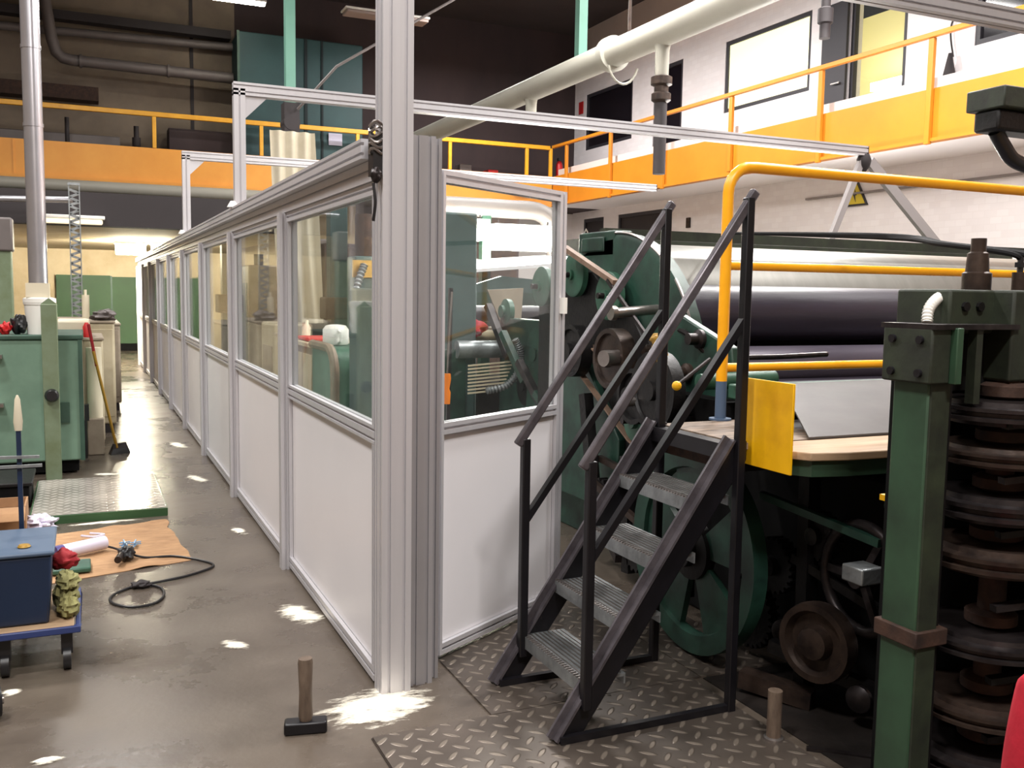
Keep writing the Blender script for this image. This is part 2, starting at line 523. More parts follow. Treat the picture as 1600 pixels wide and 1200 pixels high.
def tag(o, label, cat, group=None, kind=None):
    o['label'] = label
    o['category'] = cat
    if group:
        o['group'] = group
    if kind:
        o['kind'] = kind
    return o

def thing(name, label, cat, loc, group=None):
    o = bpy.data.objects.new(name, None)
    C.objects.link(o)
    o.empty_display_size = 0.1
    o.location = loc
    o['_o'] = tuple(loc)
    return tag(o, label, cat, group)

def struct(name, mb, m, bevel=0):
    o = mb.build(name, m, None, bevel)
    o['kind'] = 'structure'
    return o

def plabel(o, l):
    o['label'] = l
    return o

def dup(root, delta, label, group=None):
    """copy of a thing with its parts and sub-parts, shifted by delta"""
    r = root.copy()
    C.objects.link(r)
    r.location = root.location + Vector(delta)
    r['label'] = label
    if group:
        r['group'] = group
    for ch in [o for o in root.children]:
        c = ch.copy()
        C.objects.link(c)
        c.parent = r
        for g in [o for o in ch.children]:
            d = g.copy()
            C.objects.link(d)
            d.parent = c
    return r

def slot_poly(w, d, n=1, m=1, g=0.012, dep=0.012):
    """outline of a slotted aluminium profile, w wide and d deep, centred on 0"""
    pts = []
    def side(a, b, k):
        ax, ay = a
        bx, by = b
        L = math.hypot(bx - ax, by - ay)
        ux, uy = (bx - ax) / L, (by - ay) / L
        nx, ny = -uy, ux
        pts.append(a)
        for i in range(k):
            c = L * (i + 0.5) / k
            for (t, e) in ((c - g / 2, 0), (c - g / 2, dep), (c + g / 2, dep), (c + g / 2, 0)):
                pts.append((ax + ux * t + nx * e, ay + uy * t + ny * e))
    x, y = w / 2, d / 2
    side((-x, -y), (x, -y), n)
    side((x, -y), (x, y), m)
    side((x, y), (-x, y), n)
    side((-x, y), (-x, -y), m)
    return pts

def profile(mb, p, q, w, d, n=1, m=1, side=None):
    """slotted profile from p to q; w along the horizontal side vector, d along the other"""
    p, q = Vector(p), Vector(q)
    ax = (q - p).normalized()
    if side is None:
        side = Vector((1, 0, 0)) if abs(ax.x) < 0.5 else Vector((0, 1, 0))
    u = Vector(side)
    v = ax.cross(u)
    return mb.prism(slot_poly(w, d, n, m), p, u, v, q - p)

def arc(c, r, a0, a1, n, plane='xz'):
    out = []
    for i in range(n + 1):
        a = R_(a0 + (a1 - a0) * i / n)
        x, y = r * math.cos(a), r * math.sin(a)
        if plane == 'xz':
            out.append((c[0] + x, c[1], c[2] + y))
        elif plane == 'yz':
            out.append((c[0], c[1] + x, c[2] + y))
        else:
            out.append((c[0] + x, c[1] + y, c[2]))
    return out

def spline(pts, n=8):
    pts = [Vector(p) for p in pts]
    P = [pts[0]] + pts + [pts[-1]]
    out = []
    for i in range(1, len(P) - 2):
        for k in range(n):
            t = k / n
            a, b, c, d = P[i - 1], P[i], P[i + 1], P[i + 2]
            out.append(0.5 * ((2 * b) + (c - a) * t + (2 * a - 5 * b + 4 * c - d) * t * t + (3 * b - a - 3 * c + d) * t ** 3))
    out.append(pts[-1])
    return out

def gear_poly(r, teeth, d=0.02):
    pts = []
    for i in range(teeth * 4):
        a = 2 * PI * i / (teeth * 4)
        rr = r if (i % 4) in (0, 1) else r - d
        pts.append((rr * math.cos(a), rr * math.sin(a)))
    return pts

# ================================================================== SETTING
WX = 13.6          # right wall
BY = 25.8          # back wall
struct('floor', MB().box(-7, WX + .3, -3.5, BY + .3, -0.12, 0.0), 'floor')
struct('ceiling', MB().box(-7, WX + .3, -3.5, BY + .3, 9.25, 9.45), 'ceiling')
struct('wall_left', MB().box(-7.2, -7, -3.5, BY + .3, 0, 9.25), 'concrete_tan')
struct('wall_front', MB().box(-7, WX, -3.7, -3.5, 0, 9.25), 'concrete_tan')

# right wall with openings on the gallery level
def wall_with_holes(x0, x1, y0, y1, z0, z1, holes):
    mb = MB()
    ys = sorted(set([y0, y1] + [h for q in holes for h in q[:2]]))
    zs = sorted(set([z0, z1] + [h for q in holes for h in q[2:]]))
    for i in range(len(ys) - 1):
        for j in range(len(zs) - 1):
            cy, cz = (ys[i] + ys[i + 1]) / 2, (zs[j] + zs[j + 1]) / 2
            if any(a < cy < b and c < cz < d for a, b, c, d in holes):
                continue
            mb.box(x0, x1, ys[i], ys[i + 1], zs[j], zs[j + 1])
    return mb
WZ0, WZ1 = 5.80, 7.40
holes = [(22.5, 25.1, WZ0, WZ1), (20.15, 21.45, 4.7, WZ1), (15.6, 18.45, WZ0, WZ1), (13.1, 14.5, 4.7, WZ1), (9.4, 11.65, WZ0, WZ1),
         (20.6, 23.1, 2.35, 3.80), (23.9, 25.1, 2.6, 3.80)]
struct('wall_right', wall_with_holes(WX, WX + .3, -3.5, BY + .3, 0, 7.86, holes), 'brick')
struct('wall_right_upper', MB().box(WX - .05, WX + .3, -3.5, BY + .3, 7.98, 9.25), 'taupe')
struct('trim_1', MB().box(WX - .14, WX + .3, -3.5, BY, 7.86, 7.98), 'moulding')

def wall_opening(name, y0, y1, z0, z1, pane, frame='frame_dark', extra=None, fw=0.09):
    f = MB()
    f.box(WX + .02, WX + .12, y0, y0 + fw, z0, z1).box(WX + .02, WX + .12, y1 - fw, y1, z0, z1)
    f.box(WX + .02, WX + .12, y0 + fw, y1 - fw, z0, z0 + fw).box(WX + .02, WX + .12, y0 + fw, y1 - fw, z1 - fw, z1)
    o = struct(name, f, frame)
    MB().box(WX + .06, WX + .08, y0 + fw, y1 - fw, z0 + fw, z1 - fw).build('pane', pane, o)
    return o
wall_opening('window_1', *holes[0], 'mat_black')
wall_opening('door_1', *holes[1], 'mat_black')
wall_opening('window_2', *holes[2], 'win_lit')
d2 = wall_opening('door_2', *holes[3], 'glass')
wall_opening('window_3', *holes[4], 'mat_black')
wall_opening('window_4', *holes[5], 'dark_pipe')
wall_opening('window_5', *holes[6], 'dark_pipe')
# the lit office seen through the open gallery door
struct('wall_office', MB().box(WX + 1.9, WX + 2.0, 12.6, 17.0, 4.7, 7.6).box(WX + .3, WX + 2.0, 17.0, 17.1, 4.7, 7.6)
       .box(WX + .3, WX + 2.0, 12.5, 12.6, 4.7, 7.6), 'room_in')
struct('floor_office', MB().box(WX + .3, WX + 2.0, 12.6, 17.0, 4.62, 4.7), 'beige_dk')
lp = thing('office_lamp', 'bright white lamp glowing inside the open lit gallery doorway', 'lamp', (WX + 1.4, 14.9, 5.85))
MB().box(WX + 1.35, WX + 1.5, 14.5, 15.3, 5.86, 6.02).build('lamp_tube', 'fluor', lp)
MB().box(WX + 1.5, WX + 1.56, 14.45, 15.35, 5.84, 6.06).box(WX + 1.5, WX + 1.9, 14.85, 14.95, 5.9, 6.0).build('housing', 'white_plastic', lp)
# dark door leaf folded open beside the lit doorway
o = thing('door_leaf', 'charcoal door leaf standing open left of the lit gallery doorway', 'door leaf', (WX - .2, 14.9, 4.7))
MB().box(WX - .12, WX - .06, 14.48, 15.15, 4.7, 7.3).build('leaf_panel', 'frame_dark', o, bevel=.005)
MB().cyl((WX - .17, 14.6, 5.75), (WX - .12, 14.6, 5.75), .02, 10).bar((WX - .17, 14.6, 5.75), (WX - .17, 14.8, 5.75), .02, .02).build('door_handle', 'steel', o)

# back wall: tan concrete left, unlit hall painted dark at right, cream below the gallery
struct('wall_back', MB().box(-7, 3.7, BY, BY + .3, 3.0, 9.25), 'concrete_tan')
struct('wall_back_right', MB().box(3.7, WX, BY, BY + .3, 4.0, 9.25), 'brown_and_unlit')
struct('wall_back_lower', MB().box(-7, 9.5, BY + .02, BY + .3, 0, 3.0).box(3.7, 9.5, BY + .02, BY + .3, 3.0, 4.0), 'cream_wall')
struct('wall_back_corner', MB().box(9.5, WX, BY + .01, BY + .3, 0, 4.0), 'brick')
struct('trim_2', MB().box(2.6, 2.68, BY - .03, BY, 5.0, 9.0), 'dark_pipe')

# galleries (walkway slabs) with amber edge girders
GX = 12.0
GY = 24.0
struct('floor_gallery_right', MB().box(GX + .12, WX, -3.5, GY + .12, 4.02, 4.7), 'bright_soffit')
struct('floor_gallery_back', MB().box(-7, WX, GY + .12, BY, 4.02, 4.7), 'brown_and_unlit')
g = MB().box(GX, GX + .1, -3.5, GY, 4.06, 4.83).box(GX - .05, GX + .12, -3.5, GY - .05, 4.02, 4.07)
tag(g.build('gallery_girder', 'amber_darkened'), 'amber painted edge girder of the gallery along the white brick wall', 'girder')
g = MB().box(-7, GX - .02, GY, GY + .1, 4.06, 4.83).box(-7, GX - .05, GY - .06, GY + .12, 3.98, 4.06)
for x in (-1.35, 4.9, 8.0):
    g.box(x, x + .03, GY - .012, GY, 4.08, 4.82)
tag(g.build('gallery_girder', 'orange'), 'amber painted edge girder of the gallery across the far end', 'girder')

# railings: one thing each with posts and rails
rr = thing('gallery_railing', 'amber handrail on posts along the gallery by the white brick wall', 'railing', (GX - .05, 10, 4.1))
for y in (23.1, 20.75, 18.4, 15.95, 13.4, 11.0, 8.6, 6.2):
    MB().box(GX - .08, GX - .01, y - .05, y + .05, 3.98 if y in (13.4, 11.0, 18.4, 20.75) else 4.1, 5.58).build('post', 'amber_darkened', rr, bevel=.01)
MB().box(GX - .1, GX - .02, 0, 23.9, 5.58, 5.66).build('top_rail', 'amber_darkened', rr, bevel=.01)
MB().box(GX + .12, GX + .14, 0, 23.9, 4.83, 5.02).build('toe_board', 'moulding', rr)
rl = thing('gallery_railing', 'yellow handrail on posts above the far end gallery girder', 'railing', (3, GY - .05, 4.8))
for x in (-3.3, -.85, 1.6, 4.05, 6.45, 8.95, 11.2, 11.93):
    MB().box(x - .045, x + .045, GY - .02, GY + .06, 4.83, 5.6).build('post', 'yellow_rail', rl, bevel=.01)
MB().box(-7, 11.9, GY - .03, GY + .06, 5.55, 5.66).build('top_rail', 'yellow_rail', rl, bevel=.01)

# low ceiling below the far gallery and its dark fascia
struct('ceiling_low', MB().box(-5, 3.3, 14.9, BY, 2.5, 2.6), 'cream_wall')
struct('trim_3', MB().box(-5, 3.3, 14.6, 14.9, 2.44, 2.9).box(-5, 3.3, 14.9, 23.9, 2.6, 2.9), 'dark_pipe')
# green sliding screen at the end of the aisle
gd = struct('door_3', MB().box(-.6, .62, BY - .12, BY, 0.08, 1.87), 'green_door')
MB().box(.66, 2.85, BY - .1, BY, 0.08, 1.84).build('door_panel', 'green_door', gd)
MB().box(.62, .66, BY - .1, BY, 0.08, 1.86).build('seam', 'cab_green_dk', gd)
MB().box(-.6, 2.85, BY - .125, BY - .1, 0, 0.18).build('floor_gap', 'void', gd)

# ------------------------------------------------------------------ ceiling lamps in view, an added fill lamp and a painted glow
def tube_lamp(x, y, z, L, label, m, ax='x', group=None, w=.16, dz=.07):
    t = thing('fluorescent_lamp', label, 'lamp', (x, y, z), group)
    if ax == 'x':
        MB().box(x - L / 2, x + L / 2, y - w / 2, y + w / 2, z, z + .05).build('housing', 'white_plastic', t, bevel=.01)
        MB().box(x - L / 2 + .03, x + L / 2 - .03, y - w / 2 + .02, y + w / 2 - .02, z - dz, z).build('diffuser', m, t, bevel=.02)
        for s in (-1, 1):
            MB().cyl((x + s * L * .35, y, z + .05), (x + s * L * .35, y, z + (.05 if z > 3 and z < 7 else .5 if z > 7 else .06)) if z > 7 else (x + s * L * .35, y, z + .1), .008, 6).build('hanger', 'dark_pipe', t)
    return t
tube_lamp(10.0, 12.0, 1.2, 1.2, 'added white fill lamp on a stand, unseen behind the silver drum', 'fluor_w', w=.2)
tag(MB().box(9.9, 10.1, 11.95, 12.05, 0, 1.13).build('fill_lamp_stand', 'grey_pipe'), 'grey stand carrying the added fill lamp behind the silver drum', 'stand')
area('wall_fill_light', (10.0, 12.0, 1.35), 3.0, .4, 230, (1, .97, .93), (R_(180), R_(-40), 0))  # added out of sight to brighten the wall and gallery underside
tube_lamp(3.15, 22.6, 8.05, 1.6, 'glowing white ceiling lamp at the top edge above the teal cabinet', 'fluor')
t = tube_lamp(6.55, 21.9, 7.93, 2.0, 'unlit brown ceiling lamp left of the tall corner post top', 'fluor_off', w=.5)
tube_lamp(.86, 20.0, 2.42, .6, 'glaring left lamp over the far end of the aisle', 'fluor_w', w=.3, dz=.2)
tube_lamp(1.42, 20.0, 2.43, .42, 'glaring shorter lamp beside the partition at the aisle end', 'fluor_w', w=.3, dz=.22)
tube_lamp(-.1, 14.53, 2.52, .8, 'cream strip glowing as the light on the low ceiling underside, behind the galvanised duct', 'ceiling_glow', w=.12)  # emissive strip stands in for light caught by the low ceiling
area('aisle_lamp_light', (.7, 19.9, 2.2), .8, .3, 130, (1, .93, .78))
area('aisle_lamp_light', (1.1, 20.2, 2.3), 1.2, .2, 230, (1, .93, .78), (R_(80), 0, 0))

# ================================================================== BACK GALLERY CONTENT
tk = thing('teal_cabinet', 'large dark teal cabinet on the far gallery above the canvas drape', 'cabinet', (5.1, 24.9, 4.7))
MB().box(3.6, 6.7, 24.45, 25.6, 4.72, 7.85).build('body', 'teal', tk, bevel=.02)
MB().box(5.2, 5.27, 24.42, 24.45, 4.72, 7.85).build('door_gap', 'teal_dark', tk)
MB().box(5.62, 5.67, 24.42, 24.45, 4.72, 7.85).build('door_gap', 'teal_dark', tk)
MB().box(3.56, 3.62, 24.4, 24.47, 4.72, 7.85).build('corner_strip', 'cab_green_dk', tk)
tag(MB().box(5.8, 6.15, 24.4, 24.415, 5.28, 5.58).build('paper_notice', 'paper'), 'pale paper notice stuck on the dark teal cabinet', 'notice')

tag(MB().tube([(-7, 25.5, 7.45), (3.6, 25.5, 7.68)], .1, 14).build('wall_pipe', 'grey_pipe'), 'upper light grey pipe running along the tan back wall', 'pipe')
tag(MB().box(-7, 3.55, 25.35, 25.7, 7.85, 8.05).build('cable_tray', 'dark_pipe'), 'dark cable tray above the grey pipes on the tan back wall', 'cable tray')
e = [(-.75, 25.1, 9.2)] + [(-.62, 25.1, 8.0)] + [(-.52, 25.1, 7.3), (-.44, 25.1, 7.02), (-.3, 25.1, 6.9), (-.1, 25.1, 6.87)] + [(3.55, 25.1, 6.83)]
pp = MB().tube(e, .13, 14)
for x in (.05, 2.0):
    pp.cyl((x, 25.1, 6.87 - .01 * x), (x + .06, 25.1, 6.87 - .01 * x), .16, 14)
tag(pp.build('elbow_pipe', 'grey_pipe'), 'grey pipe dropping from the ceiling and elbowing right along the tan wall', 'pipe')
tag(MB().cyl((-.25, 24.8, 4.7), (-.25, 24.8, 5.5), .05, 10).cyl((-.25, 24.8, 4.7), (-.25, 24.8, 4.74), .12, 10).build('bollard', 'dark_pipe'), 'short black post behind the far railing near the duct', 'post', 'short black posts behind the far railing')
tag(MB().cyl((1.25, 24.8, 4.7), (1.25, 24.8, 5.42), .06, 10).cyl((1.25, 24.8, 4.95), (1.25, 24.8, 5.15), .1, 10).build('bollard', 'dark_pipe'), 'short black knobbed post behind the far railing left of the yellow upright', 'post', 'short black posts behind the far railing')
tag(MB().box(-3.5, .45, 25.2, 25.7, 6.0, 6.32).build('wall_duct', 'rust'), 'dark red-brown box duct on the tan wall above the far handrail', 'duct')
tag(MB().box(2.0, 3.5, 25.0, 25.6, 4.7, 5.45).box(2.0, 3.5, 25.1, 25.6, 5.45, 5.5).build('storage_crate', 'brown_and_unlit', bevel=.02), 'dark crate behind the far railing beside the teal cabinet', 'crate')
tag(MB().box(-3.2, .9, 25.2, 25.6, 4.7, 5.2).build('storage_bench', 'grey_pipe', bevel=.02), 'low grey bench against the tan wall behind the far railing', 'bench')
for i, (x, w, m, l) in enumerate(((8.2, .5, 'dark_pipe', 'dark grey box stored at the right of the far gallery'),
                                  (9.5, .35, 'grey_pipe', 'grey box stored behind the far railing near the corner'),
                                  (10.35, .3, 'red', 'small red box on the far gallery near the corner'),
                                  (7.3, .35, 'dark_pipe', 'dark box on the far gallery right of the tall corner post'))):
    tag(MB().box(x, x + w, 24.7, 25.1, 4.7, 5.0 + .1 * (i % 2)).build('storage_box', m, bevel=.015), l, 'box')
fe = thing('fire_extinguisher', 'red fire extinguisher hung at the gallery corner pillar', 'fire extinguisher', (12.35, 24.3, 4.7))
MB().lathe([(.09, 0), (.1, .03), (.1, .5), (.06, .6), (.03, .62)], (12.35, 24.3, 4.7), (0, 0, 1), 16).build('cylinder', 'red', fe)
MB().box(12.3, 12.4, 24.25, 24.35, 5.32, 5.4).build('valve', 'black_plastic', fe)
tag(MB().box(WX - .03, WX - .01, 25.25, 25.5, 6.9, 7.25).build('fire_sign', 'red'), 'small red sign on the white wall left of the dark window', 'sign')
# exit sign on the girder
ex = thing('exit_sign', 'small green and white emergency sign on the far amber girder', 'sign', (11.0, 23.9, 4.4))
MB().box(10.78, 11.2, GY - .1, GY - .02, 4.3, 4.5).build('sign_board', 'cab_green_dk', ex)
b = MB().box(10.83, 10.93, GY - .112, GY - .1, 4.34, 4.46).box(11.05, 11.15, GY - .112, GY - .1, 4.34, 4.46)
b.prism([(0, 0), (.06, .04), (0, .08)], (10.96, GY - .112, 4.36), (1, 0, 0), (0, 0, 1), (0, .012, 0))
b.build('pictogram', 'white_plastic', ex)

tag(MB().cyl((-7, 23.55, 3.82), (11.8, 23.55, 3.82), .13, 18).build('gallery_pipe', 'white_pipe'), 'long cream pipe just beneath the far amber girder', 'pipe')
lc = thing('lattice_column', 'perforated galvanised upright behind the beige cabinets, left of the aisle', 'column', (-.073, 12.9, 0))
MB().box(-.138, -.125, 12.86, 12.94, 0, 2.82).box(-.021, -.008, 12.86, 12.94, 0, 2.82).build('upright', 'galv', lc)
mb = MB()
k = 0
z = .03
while z < 2.76:
    a, b_ = (-.125, -.021) if k % 2 else (-.021, -.125)
    mb.bar((a, 12.9, z), (b_, 12.9, z + .04), .03, .04, (0, 1, 0))
    z += .05
    k += 1
mb.build('lacing', 'galv', lc)
MB().box(-.16, .01, 12.82, 12.98, 0, .02).build('base_plate', 'galv', lc)
MB().box(-.142, -.004, 12.85, 12.95, 2.82, 2.85).build('cap', 'galv', lc)

# ------------------------------------------------------------------ overhead pipework
bp = thing('overhead_pipe', 'thick cream overhead pipe running lengthwise above the machines', 'pipe', (5.93, 12, 4.5))
PX, PZ = 5.93, 4.5
MB().cyl((PX, 1.5, PZ), (PX, 23.6, PZ), .16, 28).build('main', 'white_pipe', bp)
def drop(y, z0, label=None):
    MB().lathe([(.10, 0), (.08, .12), (.075, PZ - z0 - .1)][::1], (PX, y, PZ - .08), (0, 0, -1), 16).build('branch_pipe', 'white_pipe', bp)
drop(9.2, 3.95)
drop(12.6, 4.0)
drop(17.0, 3.9)
vv = MB().lathe([(.075, 0), (.12, .02), (.12, .1), (.08, .12), (.08, .18), (.11, .2), (.11, .27), (.07, .3)], (PX, 9.2, 4.03), (0, 0, -1), 16)
plabel(vv.build('valve', 'brown_steel', bp), 'dark bronze valve')
MB().cyl((PX, 9.2, 3.75), (PX, 9.2, 2.95), .07, 14).build('riser', 'dark_pipe', bp)
MB().cyl((PX, 17.0, 3.9), (PX, 17.0, 3.2), .07, 14).build('riser', 'dark_pipe', bp)
rg = MB()
for y in (10.3,):
    rg.cyl((PX, y - .06, PZ), (PX, y + .06, PZ), .21, 28)
    rg.tube([(PX + .21 * math.cos(a), y - .25 + .0 * a, PZ - .1 + .3 * math.sin(a)) for a in [R_(200 + i * 14) for i in range(11)]], .015, 8)
rg.build('collar', 'white_pipe', bp)
for y in (9.92,):
    MB().cyl((PX, y, PZ + .12), (PX, y, 9.2), .02, 8).build('hanger_rod', 'brown_steel', bp)
sp = thing('overhead_pipe', 'second drop pipe with dark fitting left of the lit gallery doorway', 'pipe', (9.0, 7.6, 4))
MB().lathe([(.06, 0), (.06, .6), (.1, .62), (.1, .8), (.07, .82), (.07, 1.0)], (9.0, 10.07, 6.0), (0, 0, -1), 14).build('fitting', 'dark_pipe', sp)
MB().cyl((9.0, 10.07, 5.9), (9.0, 10.07, 9.2), .04, 10).build('rod', 'grey_pipe', sp)
pg = MB().box(2.76, 2.9, 14.23, 14.37, 3.98, 9.2)
o = thing('hanger_column', 'pale green steel column hanging from the ceiling above the canvas drape', 'column', (2.83, 14.3, 4), 'pale green hanging columns')
pg.build('shaft', 'pole_green', o)
MB().box(2.72, 2.94, 14.16, 14.41, 3.8, 4.3).cyl((2.83, 14.15, 4.02), (2.83, 14.45, 4.02), .12, 14).build('end_bracket', 'dark_pipe', o)
o = thing('hanger_column', 'pale green steel column ending behind the thick cream overhead pipe', 'column', (6.93, 13, 5), 'pale green hanging columns')
MB().box(6.86, 7.0, 12.93, 13.07, 5.0, 9.2).build('shaft', 'pole_green', o)
MB().box(6.83, 7.03, 12.9, 13.1, 4.9, 5.05).build('end_plate', 'cab_green_dk', o)
cb = [(2.35, 9.8, 3.55), (3.3, 9.3, 4.25), (4.4, 8.8, 5.15), (5.8, 8.2, 6.4), (6.4, 8.0, 9.2)]
cb = [(3.35, 13.6, 4.75), (5.2, 13.4, 5.95), (7.3, 13.0, 7.2), (10.0, 12.5, 9.2)]
tag(MB().tube([(2.9, 14.1, 4.2)] + cb, .02, 8).build('hanging_cable', 'grey_pipe'), 'thin cable slanting up from the canvas drape across the dark ceiling', 'cable')

# pale drape below the first hanging column
def drape(x0, x1, y, z0, z1, shift, name, label):
    mb = MB()
    nu, nv = 60, 10
    vs_ = []
    for side in (0, 1):
        for j in range(nv + 1):
            t = j / nv
            for i in range(nu + 1):
                s = i / nu
                x = x0 + (x1 - x0) * s * (1 - .0 * t) + shift * (1 - t)
                yy = y + .05 * math.sin(s * 22 + 1.3 * math.sin(t * 3)) * (1 - .3 * t) + side * .01
                vs_.append((x, yy, z0 + (z1 - z0) * t))
    n = (nu + 1) * (nv + 1)
    fs = []
    for sd in (0, 1):
        for j in range(nv):
            for i in range(nu):
                a = sd * n + j * (nu + 1) + i
                fs.append((a, a + 1, a + nu + 2, a + nu + 1))
    for j in range(nv):
        for i in (0, nu):
            a = j * (nu + 1) + i
            fs.append((a, a + nu + 1, a + nu + 1 + n, a + n))
    for i in range(nu):
        for j in (0, nv):
            a = j * (nu + 1) + i
            fs.append((a, a + 1, a + 1 + n, a + n))
    mb.add(vs_, fs, True)
    return tag(mb.build(name, 'canvas'), label, 'drape')
drape(2.5, 3.15, 14.12, 1.1, 3.88, .12, 'canvas_drape', 'cream canvas drape hanging in folds behind the partition header')
# ================================================================== PARTITION
WALLX = 1.06      # centre plane of the long partition wall
ys = [3.58, 5.39, 7.44, 9.42, 11.3, 13.2, 15.15, 17.1, 19.05, 21.0]
ordn = ['first', 'second', 'third', 'fourth', 'fifth', 'sixth', 'seventh', 'eighth', 'ninth']
for i in range(len(ys) - 1):
    y0, y1 = ys[i] + .035, ys[i + 1] - .035
    if i == 0:
        y0 = 3.61
    b = thing('partition_bay', ordn[i] + ' bay from the tall corner post, clear pane over white infill', 'partition panel', (WALLX, (y0 + y1) / 2, 0), 'bays of the long partition')
    fr = MB()
    profile(fr, (WALLX, y0, .05), (WALLX, y1, .05), .05, .06)
    profile(fr, (WALLX, y0, 1.03), (WALLX, y1, 1.03), .05, .075, 1, 2)
    profile(fr, (WALLX, y0, 1.995), (WALLX, y1, 1.995), .05, .05)
    for y in (y0 + .015, y1 - .015):
        profile(fr, (WALLX, y, .08), (WALLX, y, .992), .05, .03)
        profile(fr, (WALLX, y, 1.068), (WALLX, y, 1.97), .05, .03)
    fr.build('panel_frame', 'alu', b)
    MB().box(WALLX - .004, WALLX + .004, y0 + .03, y1 - .03, .08, .992).build('infill_panel', 'white_panel', b)
    MB().box(WALLX - .003, WALLX + .003, y0 + .03, y1 - .03, 1.068, 1.97).build('glass_pane', 'glass', b)
for i, y in enumerate(ys[1:]):
    mb = MB()
    profile(mb, (WALLX - .015, y, 0.0), (WALLX - .015, y, 2.02), .10, .07, 2, 1)
    tag(mb.build('partition_post', 'alu'), 'slotted aluminium post at the far end of the ' + ordn[i] + ' partition bay', 'post', 'posts of the long partition')
hd = thing('partition_header', 'long slotted aluminium header running above all the partition panes', 'header rail', (WALLX, 12, 2.02))
mb = MB()
profile(mb, (WALLX, 3.62, 2.062), (WALLX, 21.04, 2.062), .07, .08, 1, 1)
mb.build('lower_rail', 'alu', hd)
mb = MB()
profile(mb, (WALLX - .015, 3.62, 2.142), (WALLX - .015, 21.04, 2.142), .12, .076, 1, 2)
mb.build('upper_rail', 'alu', hd)

# corner posts
tp = MB()
profile(tp, (1.095, 3.545, 0), (1.095, 3.545, 3.16), .12, .10, 2, 2)
tpo = tag(tp.build('corner_post', 'alu'), 'tall bright slotted aluminium corner post rising out of the picture', 'post')
hp = MB()
profile(hp, (1.215, 3.60, 0), (1.215, 3.60, 2.2), .10, .10, 2, 2)
profile(hp, (1.285, 3.63, 0.0), (1.285, 3.63, 2.2), .04, .08, 1, 1)
tag(hp.build('hinge_post', 'alu_dark'), 'shorter darker aluminium post carrying the opened glazed door', 'post')
cl = thing('cable_clamp', 'chrome and black clamp fixed to the left face of the tall corner post', 'clamp', (1.02, 3.53, 2.05))
mb = MB().box(1.0, 1.035, 3.5, 3.57, 2.03, 2.18)
mb.build('bracket', 'black_plastic', cl)
mb = MB()
for k in range(6):
    z = 2.12 + k * .02
    mb.tube([(1.015 + .025 * math.cos(a), 3.515 + .02 * math.sin(a), z + .01 * math.sin(a * 2 + k)) for a in [2 * PI * i / 12 for i in range(12)]], .006, 6, True)
mb.build('chain_coil', 'steel', cl)
MB().blob((1.01, 3.5, 2.03), (.02, .02, .03), 3).build('padlock', 'worn_steel', cl)
MB().tube(spline([(1.0, 3.5, 2.0), (1.005, 3.49, 1.93), (1.0, 3.5, 1.86)]), .006, 6).build('cable_tail', 'black_plastic', cl)

# portal frames over the enclosure
def portal(y, z, x0, x1, label, post=True):
    t = thing('portal_frame', label, 'frame', (x0, y, 2.18), 'aluminium crossbars over the enclosure')
    if post:
        mb = MB()
        profile(mb, (x0, y, 2.18), (x0, y, z), .08, .08, 1, 1)
        mb.build('upright', 'alu', t)
        gp = MB().prism([(0, 0), (.16, 0), (0, -.16)], (x0 + .04, y - .02, z - .045), (1, 0, 0), (0, 0, 1), (0, .04, 0))
        gp.build('gusset', 'alu', t)
    mb = MB()
    profile(mb, (x0 - .04 if post else x0 + .06, y, z), (x1, y, z), .08, .09, 1, 2)
    mb.build('crossbar', 'alu', t)
    MB().box(x1, x1 + .01, y - .04, y + .04, z - .045, z + .045).build('end_cap', 'dark_pipe', t)
    return t
portal(7.15, 3.02, 1.05, 6.96, 'middle aluminium portal, its crossbar ending before the yellow triangle sign')
portal(11.02, 3.03, 1.05, 7.05, 'far smaller aluminium portal seen behind the middle one')
portal(3.545, 3.04, 1.095, 6.2, 'aluminium crossbar leaving the tall post top toward the upper right corner', post=False)
for t in (7.15, 11.02):
    tag(MB().lathe([(.045, 0), (.035, .02), (.02, .045)], (1.0, t - .02, 2.181), (0, 0, 1), 12).build('rail_cap', 'white_plastic'),
        'small white cap on the header beside the ' + ('middle' if t < 8 else 'far') + ' portal upright', 'cap')
hk = thing('grey_v_bars', 'pale grey inverted V struts hanging beneath the end of the middle crossbar', 'bars', (6.95, 7.15, 2.0))  # two slanting pale grey bars forming an inverted V
MB().bar((6.92, 7.15, 2.93), (6.53, 7.15, 2.06), .05, .06).build('slant_bar', 'pale_grey', hk)
MB().bar((7.02, 7.15, 2.93), (8.1, 7.15, 2.06), .05, .1).build('slant_bar', 'pale_grey', hk)
plabel(MB().lathe([(.02, 0), (.06, .06), (.07, .12), (.05, .17)], (6.95, 7.15, 2.82), (0, 0, 1), 14).build('suspension_cone', 'dark_pipe', hk), 'dark cone-shaped fitting')

